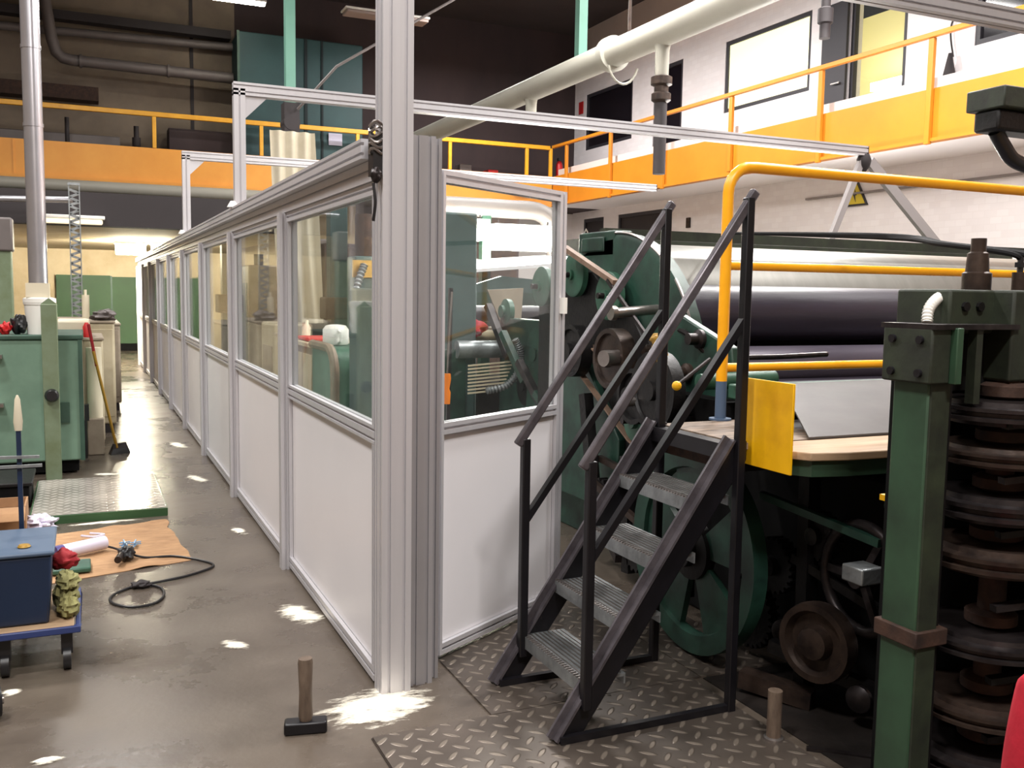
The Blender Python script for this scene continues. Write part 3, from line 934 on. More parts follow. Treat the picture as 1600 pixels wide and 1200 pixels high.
# opened glazed door
dv = Vector((.872, .521, 0)).normalized()
nv_ = Vector((.521, -.872, 0)).normalized()
D0 = Vector((1.33, 3.745, 0))
dw = 1.0
dr = thing('enclosure_door', 'glazed aluminium door with white lower panel, opened inward beside the steps', 'door', (1.33, 3.745, 0.02))
mb = MB()
def dp(s, n, z):
    return D0 + dv * s + nv_ * n + Vector((0, 0, z))
for s in (.022, dw - .03):
    profile(mb, dp(s, 0, .03), dp(s, 0, 2.1), .045 if s < .1 else .06, .05, 1, 1, side=dv)
for z, h in ((.055, .05), (1.02, .05), (2.075, .05)):
    profile(mb, dp(.045, 0, z), dp(dw - .06, 0, z), .05, h, 1, 1, side=nv_)
mb.build('door_frame', 'alu', dr)
def slab(s0, s1, z0, z1, th):
    return MB().hexa([dp(s0, -th, z0), dp(s1, -th, z0), dp(s1, th, z0), dp(s0, th, z0), dp(s0, -th, z1), dp(s1, -th, z1), dp(s1, th, z1), dp(s0, th, z1)])
slab(.045, dw - .06, .08, .995, .004).build('infill_panel', 'white_panel', dr)
slab(.045, dw - .06, 1.045, 2.05, .003).build('glass_pane', 'glass', dr)
hh = MB().hexa([dp(dw - .05, .025, 1.5), dp(dw - .02, .025, 1.5), dp(dw - .02, .05, 1.5), dp(dw - .05, .05, 1.5), dp(dw - .05, .025, 1.58), dp(dw - .02, .025, 1.58), dp(dw - .02, .05, 1.58), dp(dw - .05, .05, 1.58)])
hh.build('latch', 'white_plastic', dr)

# ================================================================== STEPS
st = thing('access_steps', 'black steel steps with handrails and galvanised treads beside the opened door', 'steps', (1.9, 3.15, 0))
Yr, Yl = 2.89, 3.43
def stringer(y):
    p = [(1.49, 0.0), (1.58, 0.0), (2.28, .98), (2.28, 1.055), (2.22, 1.055)]
    return MB().prism(p, (0, y - .02, 0), (1, 0, 0), (0, 0, 1), (0, .04, 0))
for y in (Yl, Yr):
    o = stringer(y)
    ob = o.build('stringer', 'black_steel', st, bevel=.004)
    # worn top flange
    plabel(MB().bar((1.49, y, .012), (2.215, y, 1.06), .065, .012, (0, 1, 0)).bar((1.49, y, .014), (2.215, y, 1.062), .065, .01, (0, 0, 1)).build('top_flange', 'rail_steel', ob), 'scuffed grey edge')
for i in range(4):
    z = .205 + .212 * i
    x = 1.605 + .147 * i
    tr = MB().box(x, x + .19, Yr + .02, Yl - .02, z - .012, z)
    tr.box(x, x + .006, Yr + .02, Yl - .02, z - .05, z - .012)
    tr.box(x + .184, x + .19, Yr + .02, Yl - .02, z - .04, z - .012)
    to = tr.build('tread', 'galv', st)
    nb = MB()
    for k in range(26):
        yy = Yr + .03 + k * .0192
        nb.box(x + .0, x + .02, yy, yy + .009, z, z + .006)
    for k in range(8):
        nb.box(x + .03 + k * .02, x + .036 + k * .02, Yr + .03, Yl - .03, z, z + .003)
    plabel(nb.build('grip_nosing', 'steel', to), 'bright serrated front edge')
for y in (Yl, Yr):
    for x, z0, z1 in ((1.6, .12, 1.02), (2.235, 0.0, 1.96)):
        MB().box(x - .017, x + .017, y - .05, y - .016, z0, z1).build('handrail_post', 'black_steel', st, bevel=.004)
    h = MB().bar((1.565, y - .033, .995), (2.262, y - .033, 1.985), .034, .03, (0, 1, 0))
    h.build('handrail', 'rail_steel', st, bevel=.006)
    zz = .68 if y == Yl else .66
    MB().bar((1.6, y - .033, zz), (2.235, y - .033, zz + .86), .025, .03, (0, 1, 0)).build('mid_rail', 'black_steel', st)
    MB().box(1.5, 2.25, y - .045, y - .021, 0.009, .035).build('base_bar', 'black_steel', st)
MB().box(2.2, 2.26, Yr, Yl, .98, 1.04).build('cross_bar', 'black_steel', st)
MB().box(2.25, 2.262, Yr + .03, Yl - .03, .93, .98).build('rust_edge', 'rust', st)

# checker plates round the steps
plates = [((1.37, 2.32, 3.17, 4.95), 'dark worn checker plate under the treads of the steps'),
          ((.905, 2.28, 2.3, 3.165), 'checker plate in front of the steps at the bottom edge'),
          ((2.325, 2.7, 3.17, 4.2), 'narrow checker plate between the steps and the green wheel')]
for (x0, x1, y0, y1), l in plates:
    tag(MB().box(x0, x1, y0, y1, 0.0, .008).build('checker_plate', 'tread'), l, 'floor plate', 'checker plates at the steps')
tag(MB().box(.9, .94, 2.3, 3.165, 0, .004).build('floor_strip', 'brown_steel'), 'dark brown edge strip beside the front checker plate', 'strip')
fp = thing('floor_platform', 'low green-edged platform of pale checker plate before the green cabinet', 'platform', (0, 7.6, 0))
MB().box(-.36, .5, 6.98, 8.3, .045, .055).build('deck', 'tread_far', fp)
MB().box(-.36, .5, 6.96, 6.99, 0, .055).box(-.37, -.355, 6.98, 8.3, 0, .05).box(.495, .505, 6.98, 8.3, 0, .05).build('edge', 'green_door', fp)
MB().box(-.35, .49, 7.0, 8.28, 0, .045).build('base', 'void', fp)

# ================================================================== LEFT SIDE
gc = thing('machine_cabinet', 'large sea green machine cabinet at the left edge of the aisle', 'cabinet', (-.6, 9.2, 0))
MB().box(-1.9, -.03, 8.8, 9.9, .12, 1.15).build('body', 'cab_green', gc, bevel=.015)
MB().box(-1.92, -.01, 8.78, 9.92, 1.15, 1.19).build('top_plate', 'cab_green_dk', gc, bevel=.01)
MB().box(-1.86, -.07, 8.86, 9.85, 0.02, .12).build('plinth', 'void', gc)
MB().box(-.055, -.02, 8.785, 8.8, .12, 1.15).build('edge_strip', 'cab_green_dk', gc)
MB().box(-.2, -.13, 8.77, 8.8, .45, .62).build('hatch', 'cab_green_dk', gc)
for z in (.6, 1.0):
    MB().box(-.72, -.62, 8.72, 8.8, z, z + .03).build('handle', 'steel', gc)
gp = thing('steel_post', 'square grey-green post with black knob in front of the green cabinet', 'post', (-.255, 8.62, 0))
MB().box(-.32, -.2, 8.56, 8.68, 0.0, 1.45).build('shaft', 'post_green', gp, bevel=.006)
MB().lathe([(.03, 0), (.05, .01), (.055, .05), (.04, .08)], (-.255, 8.56, .71), (0, -1, 0), 16).build('knob', 'black_plastic', gp)
MB().prism([(0, 0), (.12, 0), (.06, .05)], (-.32, 8.6, 1.45), (1, 0, 0), (0, 0, 1), (0, .04, 0)).build('cap', 'post_green', gp)
bk = thing('bucket', 'white plastic bucket with cream lid standing on the green cabinet', 'bucket', (-.35, 8.95, 1.19))
MB().lathe([(.10, 0), (.12, .25), (.125, .25), (.125, .27)], (-.34, 8.98, 1.19), (0, 0, 1), 24).build('pail', 'white_plastic', bk)
MB().lathe([(.128, .265), (.128, .3), (.1, .31)], (-.34, 8.98, 1.19), (0, 0, 1), 24).build('lid', 'white_plastic', bk)
MB().box(-.44, -.26, 8.9, 9.08, 1.5, 1.62).build('carton', 'cream_plastic', bk)
dt = thing('exhaust_duct', 'vertical galvanised duct rising from the green cabinet to the ceiling', 'duct', (-.345, 9.25, 1.19))
mb = MB().cyl((-.355, 9.25, 1.19), (-.355, 9.25, 9.2), .076, 24)
mb.build('pipe', 'duct', dt)
for z in (2.95, 3.6, 5.0):
    MB().cyl((-.355, 9.25, z), (-.355, 9.25, z + .03), .081, 24).build('joint_band', 'duct', dt)
for i, (x, w, h, m, l) in enumerate(((-.6, .1, .1, 'red', 'red rag heap on the green cabinet left of the bucket'),
                                     (-.5, .12, .16, 'black_plastic', 'black box on the green cabinet beside the bucket'),
                                     (-.72, .12, .14, 'grime', 'dark tool part on the green cabinet at the left edge'))):
    tag(MB().blob((x, 8.95, 1.19 + h / 2), (w / 2, .07, h / 2), i, .25).build('loose_item', m), l, 'item')
ul = thing('green_upright', 'grey-green column at the left edge behind the cabinet', 'column', (-.72, 11.4, 0))
MB().box(-.86, -.68, 11.3, 11.5, 0, 2.15).build('shaft', 'post_green', ul, bevel=.01)
MB().box(-.88, -.66, 11.27, 11.53, 1.95, 2.3).build('head', 'grey_pipe', ul, bevel=.02)
MB().box(-1.3, -.92, 11.4, 11.7, 0, 2.0).build('side_cover', 'beige_dk', ul, bevel=.02)
tag(MB().cyl((-1.4, 14.2, 2.71), (-.1, 14.2, 2.75), .04, 12).build('fascia_pipe', 'duct'), 'short grey pipe on the dark fascia at the left edge', 'pipe')

# beige cabinets down the aisle
def bcab(x0, x1, y0, y1, z1, label, m='beige_paint'):
    t = thing('beige_cabinet', label, 'cabinet', ((x0 + x1) / 2, (y0 + y1) / 2, 0), 'beige cabinets along the aisle')
    MB().box(x0, x1, y0, y1, .1, z1).build('body', m, t, bevel=.02)
    MB().box(x0 - .01, x1 + .01, y0 - .01, y1 + .01, z1, z1 + .03).build('top_plate', 'beige_dk', t, bevel=.01)
    MB().box(x0 + .03, x1 - .03, y0 + .03, y1 - .03, 0, .1).build('plinth', 'dark_pipe', t)
    w = (x1 - x0) / 2
    for k in range(2):
        MB().box(x0 + .02 + k * w, x0 + w - .02 + k * w, y0 - .012, y0, .18, z1 - .06).build('door', m, t, bevel=.006)
    return t
bcab(-.02, .16, 9.95, 10.9, 1.08, 'nearest beige cabinet beside the green cabinet and broom')
bcab(-.55, .3, 11.2, 12.6, 1.2, 'second taller beige cabinet along the aisle')
bcab(-.5, .42, 13.2, 14.8, 1.1, 'farthest beige cabinet toward the green sliding screen', 'beige_dk')
tag(MB().box(-.25, .05, 10.0, 10.4, 1.11, 1.28).build('cream_carton', 'cream_plastic', bevel=.03), 'cream rounded box lying on the nearest beige cabinet', 'box')
tag(MB().lathe([(.035, 0), (.035, .1), (.025, .12), (.015, .14)], (.02, 9.985, 1.112), (0, 0, 1), 14).build('red_spray_can', 'red'), 'small red can on the nearest beige cabinet', 'can')
tag(MB().cyl((.075, 9.85, .35), (.075, 9.85, 1.02), .07, 18).build('white_canister', 'cream_plastic'), 'tall cream cylinder in front of the nearest beige cabinet', 'canister')
tag(MB().box(.0, .15, 9.74, 9.92, .0, .35).build('canister_stand', 'beige_dk', bevel=.01), 'tan stand under the tall cream cylinder', 'stand')
tag(MB().box(-.02, .02, 9.6, 9.7, .35, .5).box(-.03, .0, 9.6, 9.7, 0, .35).build('black_socket', 'black_plastic'), 'black socket box between the green and beige cabinets', 'socket')
tag(MB().blob((.2, 11.3, 1.28), (.12, .1, .06), 5, .3).build('rag_pile', 'grey_pipe'), 'grey rag pile on the second beige cabinet', 'rags')
tag(MB().cyl((.02, 11.9, 1.23), (.02, 11.9, 1.5), .04, 12).cyl((.02, 11.9, 1.5), (.02, 11.9, 1.56), .015, 8).build('spray_bottle', 'cream_plastic'), 'thin bottle standing on the second beige cabinet', 'bottle')
br = thing('broom', 'broom with red-topped handle leaning on the beige cabinet', 'broom', (.25, 9.9, 0))
MB().cyl((.255, 9.75, .06), (.07, 9.62, 1.0), .014, 10).build('handle', 'brass', br)
plabel(MB().cyl((.095, 9.64, .86), (.035, 9.6, 1.25), .0145, 10).build('handle_sleeve', 'dark_red', br), 'red upper sleeve')
MB().hexa([(.22, 9.72, .05), (.36, 9.8, .05), (.35, 9.84, .05), (.2, 9.77, .05), (.23, 9.72, .1), (.34, 9.8, .1), (.33, 9.83, .1), (.22, 9.76, .1)]).build('head', 'dark_pipe', br)
MB().hexa([(.2, 9.68, 0), (.38, 9.79, 0), (.36, 9.85, 0), (.18, 9.78, 0), (.22, 9.72, .05), (.36, 9.8, .05), (.35, 9.84, .05), (.2, 9.77, .05)]).build('bristles', 'black_plastic', br)
lb = thing('floor_box', 'low dark metal box on the floor left of the checker platform', 'box', (-.65, 7.75, 0))
MB().box(-.95, -.39, 7.55, 8.1, .0, .16).build('body', 'void', lb, bevel=.01)
MB().box(-.97, -.37, 7.53, 8.12, .16, .19).build('rim', 'grime', lb, bevel=.008)

# trolley with its load
tr = thing('trolley', 'flat blue-framed trolley with black castors at the lower left', 'trolley', (-.3, 4.4, 0))
MB().box(-.75, -.045, 4.2, 4.22, .17, .2).box(-.75, -.045, 4.74, 4.76, .17, .2).box(-.065, -.045, 4.22, 4.74, .17, .2).build('deck_frame', 'blue_frame', tr, bevel=.005)
MB().box(-.75, -.07, 4.21, 4.75, .185, .205).build('deck_board', 'wood', tr, bevel=.004)
for x, y in ((-.1, 4.27), (-.1, 4.7), (-.33, 4.27)):
    w = MB().cyl((x - .015, y, .05), (x + .015, y, .05), .05, 18).build('castor', 'black_plastic', tr)
    MB().box(x - .022, x + .022, y - .02, y + .02, .07, .17).build('fork', 'black_plastic', w)
bb = thing('storage_bin', 'navy blue plastic bin standing on the trolley', 'bin', (-.3, 4.45, .205))
z0, z1 = .206, .50
mb = MB().hexa([(-.62, 4.26, z0), (-.165, 4.26, z0), (-.165, 4.62, z0), (-.62, 4.62, z0), (-.65, 4.23, z1), (-.145, 4.23, z1), (-.145, 4.66, z1), (-.65, 4.66, z1)])
mb.build('body', 'blue_bin', bb, bevel=.01)
MB().box(-.66, -.135, 4.22, 4.67, z1, z1 + .02).build('lid', 'blue_bin_lt', bb, bevel=.008)
MB().lathe([(.022, 0), (.026, .004), (.02, .012)], (-.25, 4.32, z1 + .02), (0, 0, 1), 16).build('metal_cap', 'brass', bb)
tag(MB().blob((-.1, 4.42, .27), (.05, .13, .065), 2, .2, 3).blob((-.095, 4.4, .34), (.045, .09, .04), 5, .22, 3).blob((-.09, 4.32, .25), (.04, .06, .045), 7, .2, 3).build('glove_bundle', 'yellow_green'), 'crumpled yellow-green cloth on the trolley beside the blue bin', 'cloth')
tag(MB().blob((-.11, 4.52, .4), (.06, .06, .04), 6, .2).build('red_cloth', 'dark_red'), 'small red cloth on the trolley next to the blue bin', 'cloth')
pl = thing('level_stand', 'thin dark upright bar with two light crosspieces rising behind the blue bin', 'stand', (-.28, 4.9, 0))
MB().box(-.292, -.272, 4.74, 4.76, .25, .95).build('upright', 'blue_bin', pl)
MB().lathe([(.016, 0), (.02, .04), (.012, .14), (.004, .16)], (-.282, 4.75, .95), (0, 0, 1), 10).build('tip', 'cream_plastic', pl)
MB().bar((-.42, 4.73, .835), (-.2, 4.73, .83), .02, .012).build('crosspiece', 'galv', pl)
MB().bar((-.4, 4.73, .79), (-.19, 4.73, .79), .02, .012).build('crosspiece', 'galv', pl)
MB().box(-.34, -.22, 4.78, 4.9, 0, .02).bar((-.282, 4.77, .02), (-.282, 4.77, .3), .02, .02).build('foot', 'black_steel', pl)

# floor litter on the left
def sheet_obj(poly, z, m, name, label, cat, amp=.012, n=26, th=.003, seed=0):
    """crumpled sheet inside a polygon given on the floor"""
    xs = [p[0] for p in poly]
    yy = [p[1] for p in poly]
    x0, x1, y0, y1 = min(xs), max(xs), min(yy), max(yy)
    def bil(u, v):
        a, b, c, d = [Vector((p[0], p[1], 0)) for p in poly]
        return (a * (1 - u) + b * u) * (1 - v) + (d * (1 - u) + c * u) * v
    vs_ = []
    for s in (0, 1):
        for j in range(n + 1):
            for i in range(n + 1):
                u, v = i / n, j / n
                p = bil(u, v)
                edge = noise.noise(Vector((p.x * 6, p.y * 6, seed))) * .03
                p.x += edge
                h = max(0, noise.noise(Vector((p.x * 5, p.y * 9, seed + 2)))) * amp * 2
                p.z = z + h + s * th
                vs_.append(p)
    N = (n + 1) ** 2
    fs = []
    for s in (0, 1):
        for j in range(n):
            for i in range(n):
                a = s * N + j * (n + 1) + i
                fs.append((a, a + 1, a + n + 2, a + n + 1))
    for i in range(n):
        for a, b in ((i, i + 1), (n * (n + 1) + i, n * (n + 1) + i + 1), (i * (n + 1), (i + 1) * (n + 1)), (i * (n + 1) + n, (i + 1) * (n + 1) + n)):
            fs.append((a, b, b + N, a + N))
    mb = MB().add(vs_, fs, True)
    return tag(mb.build(name, m), label, cat)
sheet_obj([(-.36, 5.5), (.545, 5.74), (.47, 6.83), (-.36, 6.62)], .001, 'kraft', 'kraft_paper_sheet', 'crumpled brown packing paper spread on the concrete floor', 'paper')
cbx = thing('cardboard_box', 'open cardboard box at the left edge above the brown paper', 'box', (-.5, 6.85, 0))
mb = MB().box(-.75, -.37, 6.66, 6.67, .004, .2).box(-.75, -.37, 6.97, 6.98, .004, .2).box(-.38, -.37, 6.67, 6.97, .004, .2).box(-.75, -.74, 6.67, 6.97, .004, .2).box(-.74, -.38, 6.67, 6.97, .004, .012)
mb.build('box_body', 'cardboard', cbx)
MB().hexa([(-.75, 6.66, .2), (-.37, 6.66, .2), (-.37, 6.67, .2), (-.75, 6.67, .2), (-.75, 6.56, .13), (-.37, 6.56, .13), (-.37, 6.565, .14), (-.75, 6.565, .14)]).build('flap', 'cardboard', cbx)
tag(MB().blob((-.3, 6.85, .045), (.09, .1, .045), 8, .4, 3).build('plastic_film', 'lilac'), 'crumpled pale plastic film beside the cardboard box', 'film')
stb = thing('sealant_cartridge', 'white sealant cartridge with violet cap on the brown paper', 'cartridge', (-.05, 6.05, .03))
MB().cyl((-.15, 5.98, .06), (.08, 6.12, .06), .04, 20).build('tube', 'lilac', stb)
MB().cyl((-.19, 5.955, .06), (-.148, 5.982, .06), .042, 20).build('cap', 'purple', stb)
tag(MB().box(-.2, .0, 5.66, 5.86, .012, .04).build('green_tool_case', 'mach_green_lt', bevel=.008), 'flat green case lying at the near edge of the brown paper', 'case')
gt = thing('power_tool', 'small black hand tool with cord on the brown paper', 'tool', (.19, 5.84, .0))
MB().blob((.19, 5.86, .05), (.045, .07, .04), 1, .2).build('body', 'black_plastic', gt)
MB().cyl((.16, 5.82, .05), (.14, 5.72, .05), .02, 12).build('nose', 'brown_steel', gt)
MB().tube(spline([(-.02, 6.2, .03), (.1, 6.12, .03), (.2, 5.93, .03), (.3, 5.86, .012), (.45, 5.83, .012), (.6, 5.68, .008), (.64, 5.55, .008), (.5, 5.42, .008),
                  (.33, 5.35, .008), (.2, 5.31, .008), (.1, 5.2, .008), (.09, 5.08, .008), (.17, 4.97, .008), (.28, 4.98, .008), (.34, 5.1, .008), (.33, 5.25, .008), (.24, 5.33, .012), (.2, 5.28, .02)], 8), .007, 8).build('cord', 'black_plastic', gt)
MB().blob((.24, 5.3, .02), (.05, .035, .02), 4, .2).build('plug', 'dark_pipe', gt)
for i, (x, y, l) in enumerate(((.19, 6.16, 'pale blue plastic scrap nearest the cartridge'), (.25, 6.14, 'pale blue plastic scrap right of its twin on the paper'))):
    mb = MB()
    for k in range(5):
        a = random.random() * PI
        mb.bar((x - .03 * math.cos(a), y - .05 * math.sin(a), .02 + .006 * k), (x + .035 * math.cos(a), y + .04 * math.sin(a), .02 + .006 * k), .008, .006)
    tag(mb.build('plastic_scrap', 'bluebits'), l, 'scrap', 'pale blue scraps on the brown paper')
tag(MB().tube(spline([(-.05, 6.45, .03), (.02, 6.38, .035), (.08, 6.44, .03), (.0, 6.5, .03)]), .008, 6).build('cable_tie', 'lilac'), 'pale curled strip at the back of the brown paper', 'strip')
wh = thing('black_castor', 'black castor wheel cut by the left picture edge', 'wheel', (-.335, 3.86, 0))
MB().lathe([(.02, -.03), (.06, -.025), (.065, -.01), (.065, .01), (.06, .025), (.02, .03)], (-.345, 3.86, .066), (1, .2, 0), 24).build('tyre', 'black_plastic', wh)
MB().cyl((-.38, 3.853, .066), (-.31, 3.867, .066), .018, 12).build('hub', 'steel', wh)

# hammer standing on its head, pin
hm = thing('club_hammer', 'short hammer standing on its dark head with the wooden handle up', 'hammer', (.7, 3.32, 0))
MB().hexa([(.615, 3.30, 0.0), (.765, 3.27, 0.0), (.78, 3.33, 0.0), (.63, 3.36, 0.0), (.615, 3.30, .045), (.765, 3.27, .045), (.78, 3.33, .045), (.63, 3.36, .045)]).build('head', 'black_steel', hm, bevel=.008)
MB().lathe([(.022, .044), (.026, .06), (.023, .15), (.027, .26), (.024, .275)], (.697, 3.315, 0), (0, 0, 1), 18).build('handle', 'handle_wood', hm)
pn = thing('steel_pin', 'upright brown steel pin on a shiny foot beside the front checker plate', 'pin', (2.235, 2.6, 0))
MB().cyl((2.235, 2.6, .012), (2.235, 2.6, .19), .026, 18).build('shaft', 'handle_wood', pn)
MB().lathe([(.036, 0), (.036, .008), (.028, .012)], (2.235, 2.6, .008), (0, 0, 1), 18).build('foot', 'steel', pn)
fr = MB().bar((2.3, 2.5, .006), (2.75, 2.12, .006), .02, .012)
tag(fr.build('floor_angle', 'worn_steel'), 'thin steel angle lying on the dark floor right of the pin', 'steel angle')

# dust heaps
def dust_mat():
    m = bpy.data.materials.new('white_plaster_dust')
    m.use_nodes = True
    nt = m.node_tree
    b = nt.nodes['Principled BSDF']
    b.inputs['Base Color'].default_value = (*lin((250, 243, 226)), 1)
    b.inputs['Roughness'].default_value = 0.95
    b.inputs['Specular IOR Level'].default_value = 0.1
    tc = nt.nodes.new('ShaderNodeTexCoord')
    ln = nt.nodes.new('ShaderNodeVectorMath')
    ln.operation = 'LENGTH'
    fl = nt.nodes.new('ShaderNodeVectorMath')
    fl.operation = 'MULTIPLY'
    fl.inputs[1].default_value = (1, 1, 0)
    nt.links.new(tc.outputs['Object'], fl.inputs[0])
    nt.links.new(fl.outputs[0], ln.inputs[0])
    g = nt.nodes.new('ShaderNodeNewGeometry')
    n = nt.nodes.new('ShaderNodeTexNoise')
    n.inputs['Scale'].default_value = 13
    n.inputs['Detail'].default_value = 10
    n.inputs['Roughness'].default_value = 0.72
    mp = nt.nodes.new('ShaderNodeMapping')
    mp.inputs['Rotation'].default_value = (0, 0, R_(25))
    mp.inputs['Scale'].default_value = (0.55, 1.5, 1)
    nt.links.new(g.outputs['Position'], mp.inputs[0])
    nt.links.new(mp.outputs[0], n.inputs['Vector'])
    m1 = nt.nodes.new('ShaderNodeMath')
    m1.operation = 'MULTIPLY_ADD'
    m1.inputs[1].default_value = -2.9
    m1.inputs[2].default_value = 2.0
    nt.links.new(ln.outputs['Value'], m1.inputs[0])
    m2 = nt.nodes.new('ShaderNodeMath')
    m2.operation = 'MULTIPLY_ADD'
    m2.inputs[1].default_value = 5.0
    m2.inputs[2].default_value = -2.5
    nt.links.new(n.outputs[0], m2.inputs[0])
    m3 = nt.nodes.new('ShaderNodeMath')
    m3.operation = 'ADD'
    m3.use_clamp = True
    nt.links.new(m1.outputs[0], m3.inputs[0])
    nt.links.new(m2.outputs[0], m3.inputs[1])
    nt.links.new(m3.outputs[0], b.inputs['Alpha'])
    return m
M['dust'] = dust_mat()
def dust(x, y, rx, ry, h, seed, label, rot=0.0, crumbs=14):
    mb = MB()
    nr, na = 12, 44
    vs_ = [Vector((0, 0, h))]
    for j in range(1, nr + 1):
        t = j / nr
        for i in range(na):
            a = 2 * PI * i / na
            k = 1 + .12 * noise.noise(Vector((math.cos(a) * 1.6, math.sin(a) * 1.6, seed)))
            px, py = t * k * math.cos(a), t * k * math.sin(a)
            zz = h * max(0, 1 - t * 1.5) * (1 + .5 * noise.noise(Vector((px * 5, py * 5, seed)))) + .0012
            vs_.append(Vector((px, py, zz if j < nr else 0.0004)))
    fs = [(0, 1 + i, 1 + (i + 1) % na) for i in range(na)]
    for j in range(nr - 1):
        for i in range(na):
            a, b = 1 + j * na + i, 1 + j * na + (i + 1) % na
            fs.append((a, a + na, b + na, b))
    mb.add(vs_, fs, True)
    o = mb.build('plaster_dust', 'dust', origin=(0, 0, 0))
    o.location = (x, y, .0005)
    o.rotation_euler = (0, 0, rot)
    o.scale = (rx * 1.7, ry * 1.7, 1)
    return tag(o, label, 'dust', kind='stuff')
dust(1.0, 3.42, .2, .125, .014, 1, 'large white dust heap at the foot of the tall corner post', .2, 40)
dust(.93, 4.58, .075, .13, .01, 2, 'white dust patch along the first partition bay', .3, 24)
dust(.585, 4.27, .04, .07, .005, 3, 'thin white dust smear mid floor left of the first bay', .6, 24)
dust(.9, 6.35, .035, .09, .006, 4, 'small dust patch beside the second partition bay', .2, 10)
dust(.83, 8.25, .05, .16, .006, 5, 'pale dust patch beside the third partition bay', .25, 14)
dust(.84, 10.1, .06, .22, .006, 6, 'faint dust patch beside the fourth partition bay', .2, 12)
dust(-.3, 4.085, .03, .03, .008, 7, 'white crumb near the left edge behind the black castor', 0, 4)
dust(-.155, 3.43, .045, .025, .012, 8, 'cream crumb on the floor at the bottom left', .1, 2)
dust(.14, 8.7, .05, .1, .006, 9, 'dust patch beside the checker platform back edge', 1.2, 10)
dust(.1, 6.9, .2, .03, .008, 10, 'strip of crumbs along the platform front edge', .05, 30)
dust(.55, 2.9, .05, .05, .003, 11, 'faint dust smear at the bottom edge below the hammer', .4, 24)

# ================================================================== ROLLER MACHINE (right of the door)
rm = thing('roller_machine', 'big dark green roller machine with silver drum behind the steps', 'machine', (4.5, 4.8, 0))
# lower body
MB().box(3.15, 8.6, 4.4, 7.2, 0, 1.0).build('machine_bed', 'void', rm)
sf = [(4.25, 0), (6.5, 0), (6.4, 1.0), (6.1, 1.35), (5.9, 1.5), (4.5, 1.5), (4.2, 1.0)]
MB().prism([(y, z) for y, z in sf], (3.02, 0, 0), (0, 1, 0), (0, 0, 1), (.12, 0, 0)).build('side_frame', 'mach_green', rm, bevel=.01)
# flywheel guard
def disc_x(mb, x, y, z, r, th, n=48, hub=None):
    prof = [(r * .2, -th / 2), (r * .96, -th / 2), (r, -th * .35), (r, th * .35), (r * .96, th / 2), (r * .2, th / 2)]
    return mb.lathe(prof, (x, y, z), (1, 0, 0), n)
gd_ = MB()
disc_x(gd_, 2.97, 5.0, 1.08, .885, .1, 64)
go = gd_.build('flywheel_guard', 'mach_green', rm)
rim = MB()
for a0, a1 in ((60, 100), (112, 150)):
    pts = [(2.93, 5.0 - .889 * math.cos(R_(180 - a)), 1.08 + .889 * math.sin(R_(a))) for a in range(a0, a1, 3)]
    pts = [(2.93, 5.0 + .89 * math.cos(R_(a)), 1.08 + .89 * math.sin(R_(a))) for a in range(a0 + 25, a1 + 25, 3)]
    rim.tube(pts, .008, 6)
plabel(rim.build('rim_edge', 'steel', go), 'bright worn rim')
MB().box(2.92, 3.05, 5.0, 5.45, 1.83, 1.985).box(2.9, 2.92, 5.1, 5.38, 1.86, 1.95).build('bearing_block', 'mach_green', rm, bevel=.01)
MB().prism([(5.3, 1.2), (6.0, 1.2), (6.0, 1.66), (5.5, 1.8), (5.3, 1.85)], (2.95, 0, 0), (0, 1, 0), (0, 0, 1), (.15, 0, 0)).build('upper_frame', 'mach_green', rm, bevel=.01)
MB().prism([(5.95, .3), (5.95, 1.7), (5.2, 1.74), (5.0, 1.62), (4.75, 1.53), (4.6, 1.36), (4.42, 1.22), (4.33, .85), (4.33, .3)], (2.885, 0, 0), (0, 1, 0), (0, 0, 1), (.03, 0, 0)).build('dark_recess_plate', 'grime', rm, bevel=.01)  # dark plate standing in for the unlit recess before the guard
# pulleys
for (y, z, r) in ((4.905, 1.59, .143), (5.35, 1.718, .14), (5.81, 1.645, .135)):
    mb = MB().lathe([(.02, .03), (.035, .03), (.035, .012), (r * .92, .008), (r, .0), (r, -.035), (r * .5, -.04)], (2.83, y, z), (-1, 0, 0), 40)
    po = mb.build('pulley', 'mach_green_lt', rm)
    MB().cyl((2.76, y, z), (2.95, y, z), .018, 12).build('shaft', 'worn_steel', po)
mb = MB().lathe([(.02, .05), (.05, .05), (.05, .02), (.125, .014), (.135, .0), (.135, -.06)], (2.8, 4.49, .905), (-1, 0, 0), 40)
po = mb.build('belt_pulley', 'mach_green_lt', rm)
MB().cyl((2.7, 4.49, .905), (3.0, 4.49, .905), .02, 12).build('shaft', 'worn_steel', po)
# belt round the lower pulley and up to the left
c0, c1 = (4.49, .905), (5.3, 1.3)
pts = []
for i in range(13):
    a = R_(-70 - 180 + 180 + i * -15 + 0)
ang = math.atan2(c1[1] - c0[1], c1[0] - c0[0])
for i in range(13):
    a = ang + PI / 2 + PI * i / 12
    pts.append((c0[0] + .142 * math.cos(a), c0[1] + .142 * math.sin(a)))
for i in range(13):
    a = ang - PI / 2 + PI * i / 12
    pts.append((c1[0] + .1 * math.cos(a), c1[1] + .1 * math.sin(a)))
inner = []
bl = MB()
n = len(pts)
cx = sum(p[0] for p in pts) / n
vs_ = []
for (x_, th) in ((2.775, 0), (2.815, 0), (2.815, -.008), (2.775, -.008)):
    for i, (yy, zz) in enumerate(pts):
        c = c0 if i < 13 else c1
        d = Vector((yy - c[0], zz - c[1]))
        d = d.normalized()
        vs_.append((x_, yy + d.x * th, zz + d.y * th))
fs = []
for k in range(4):
    for i in range(n):
        j = (i + 1) % n
        k2 = (k + 1) % 4
        fs.append((k * n + i, k * n + j, k2 * n + j, k2 * n + i))
bl.add(vs_, fs, True)
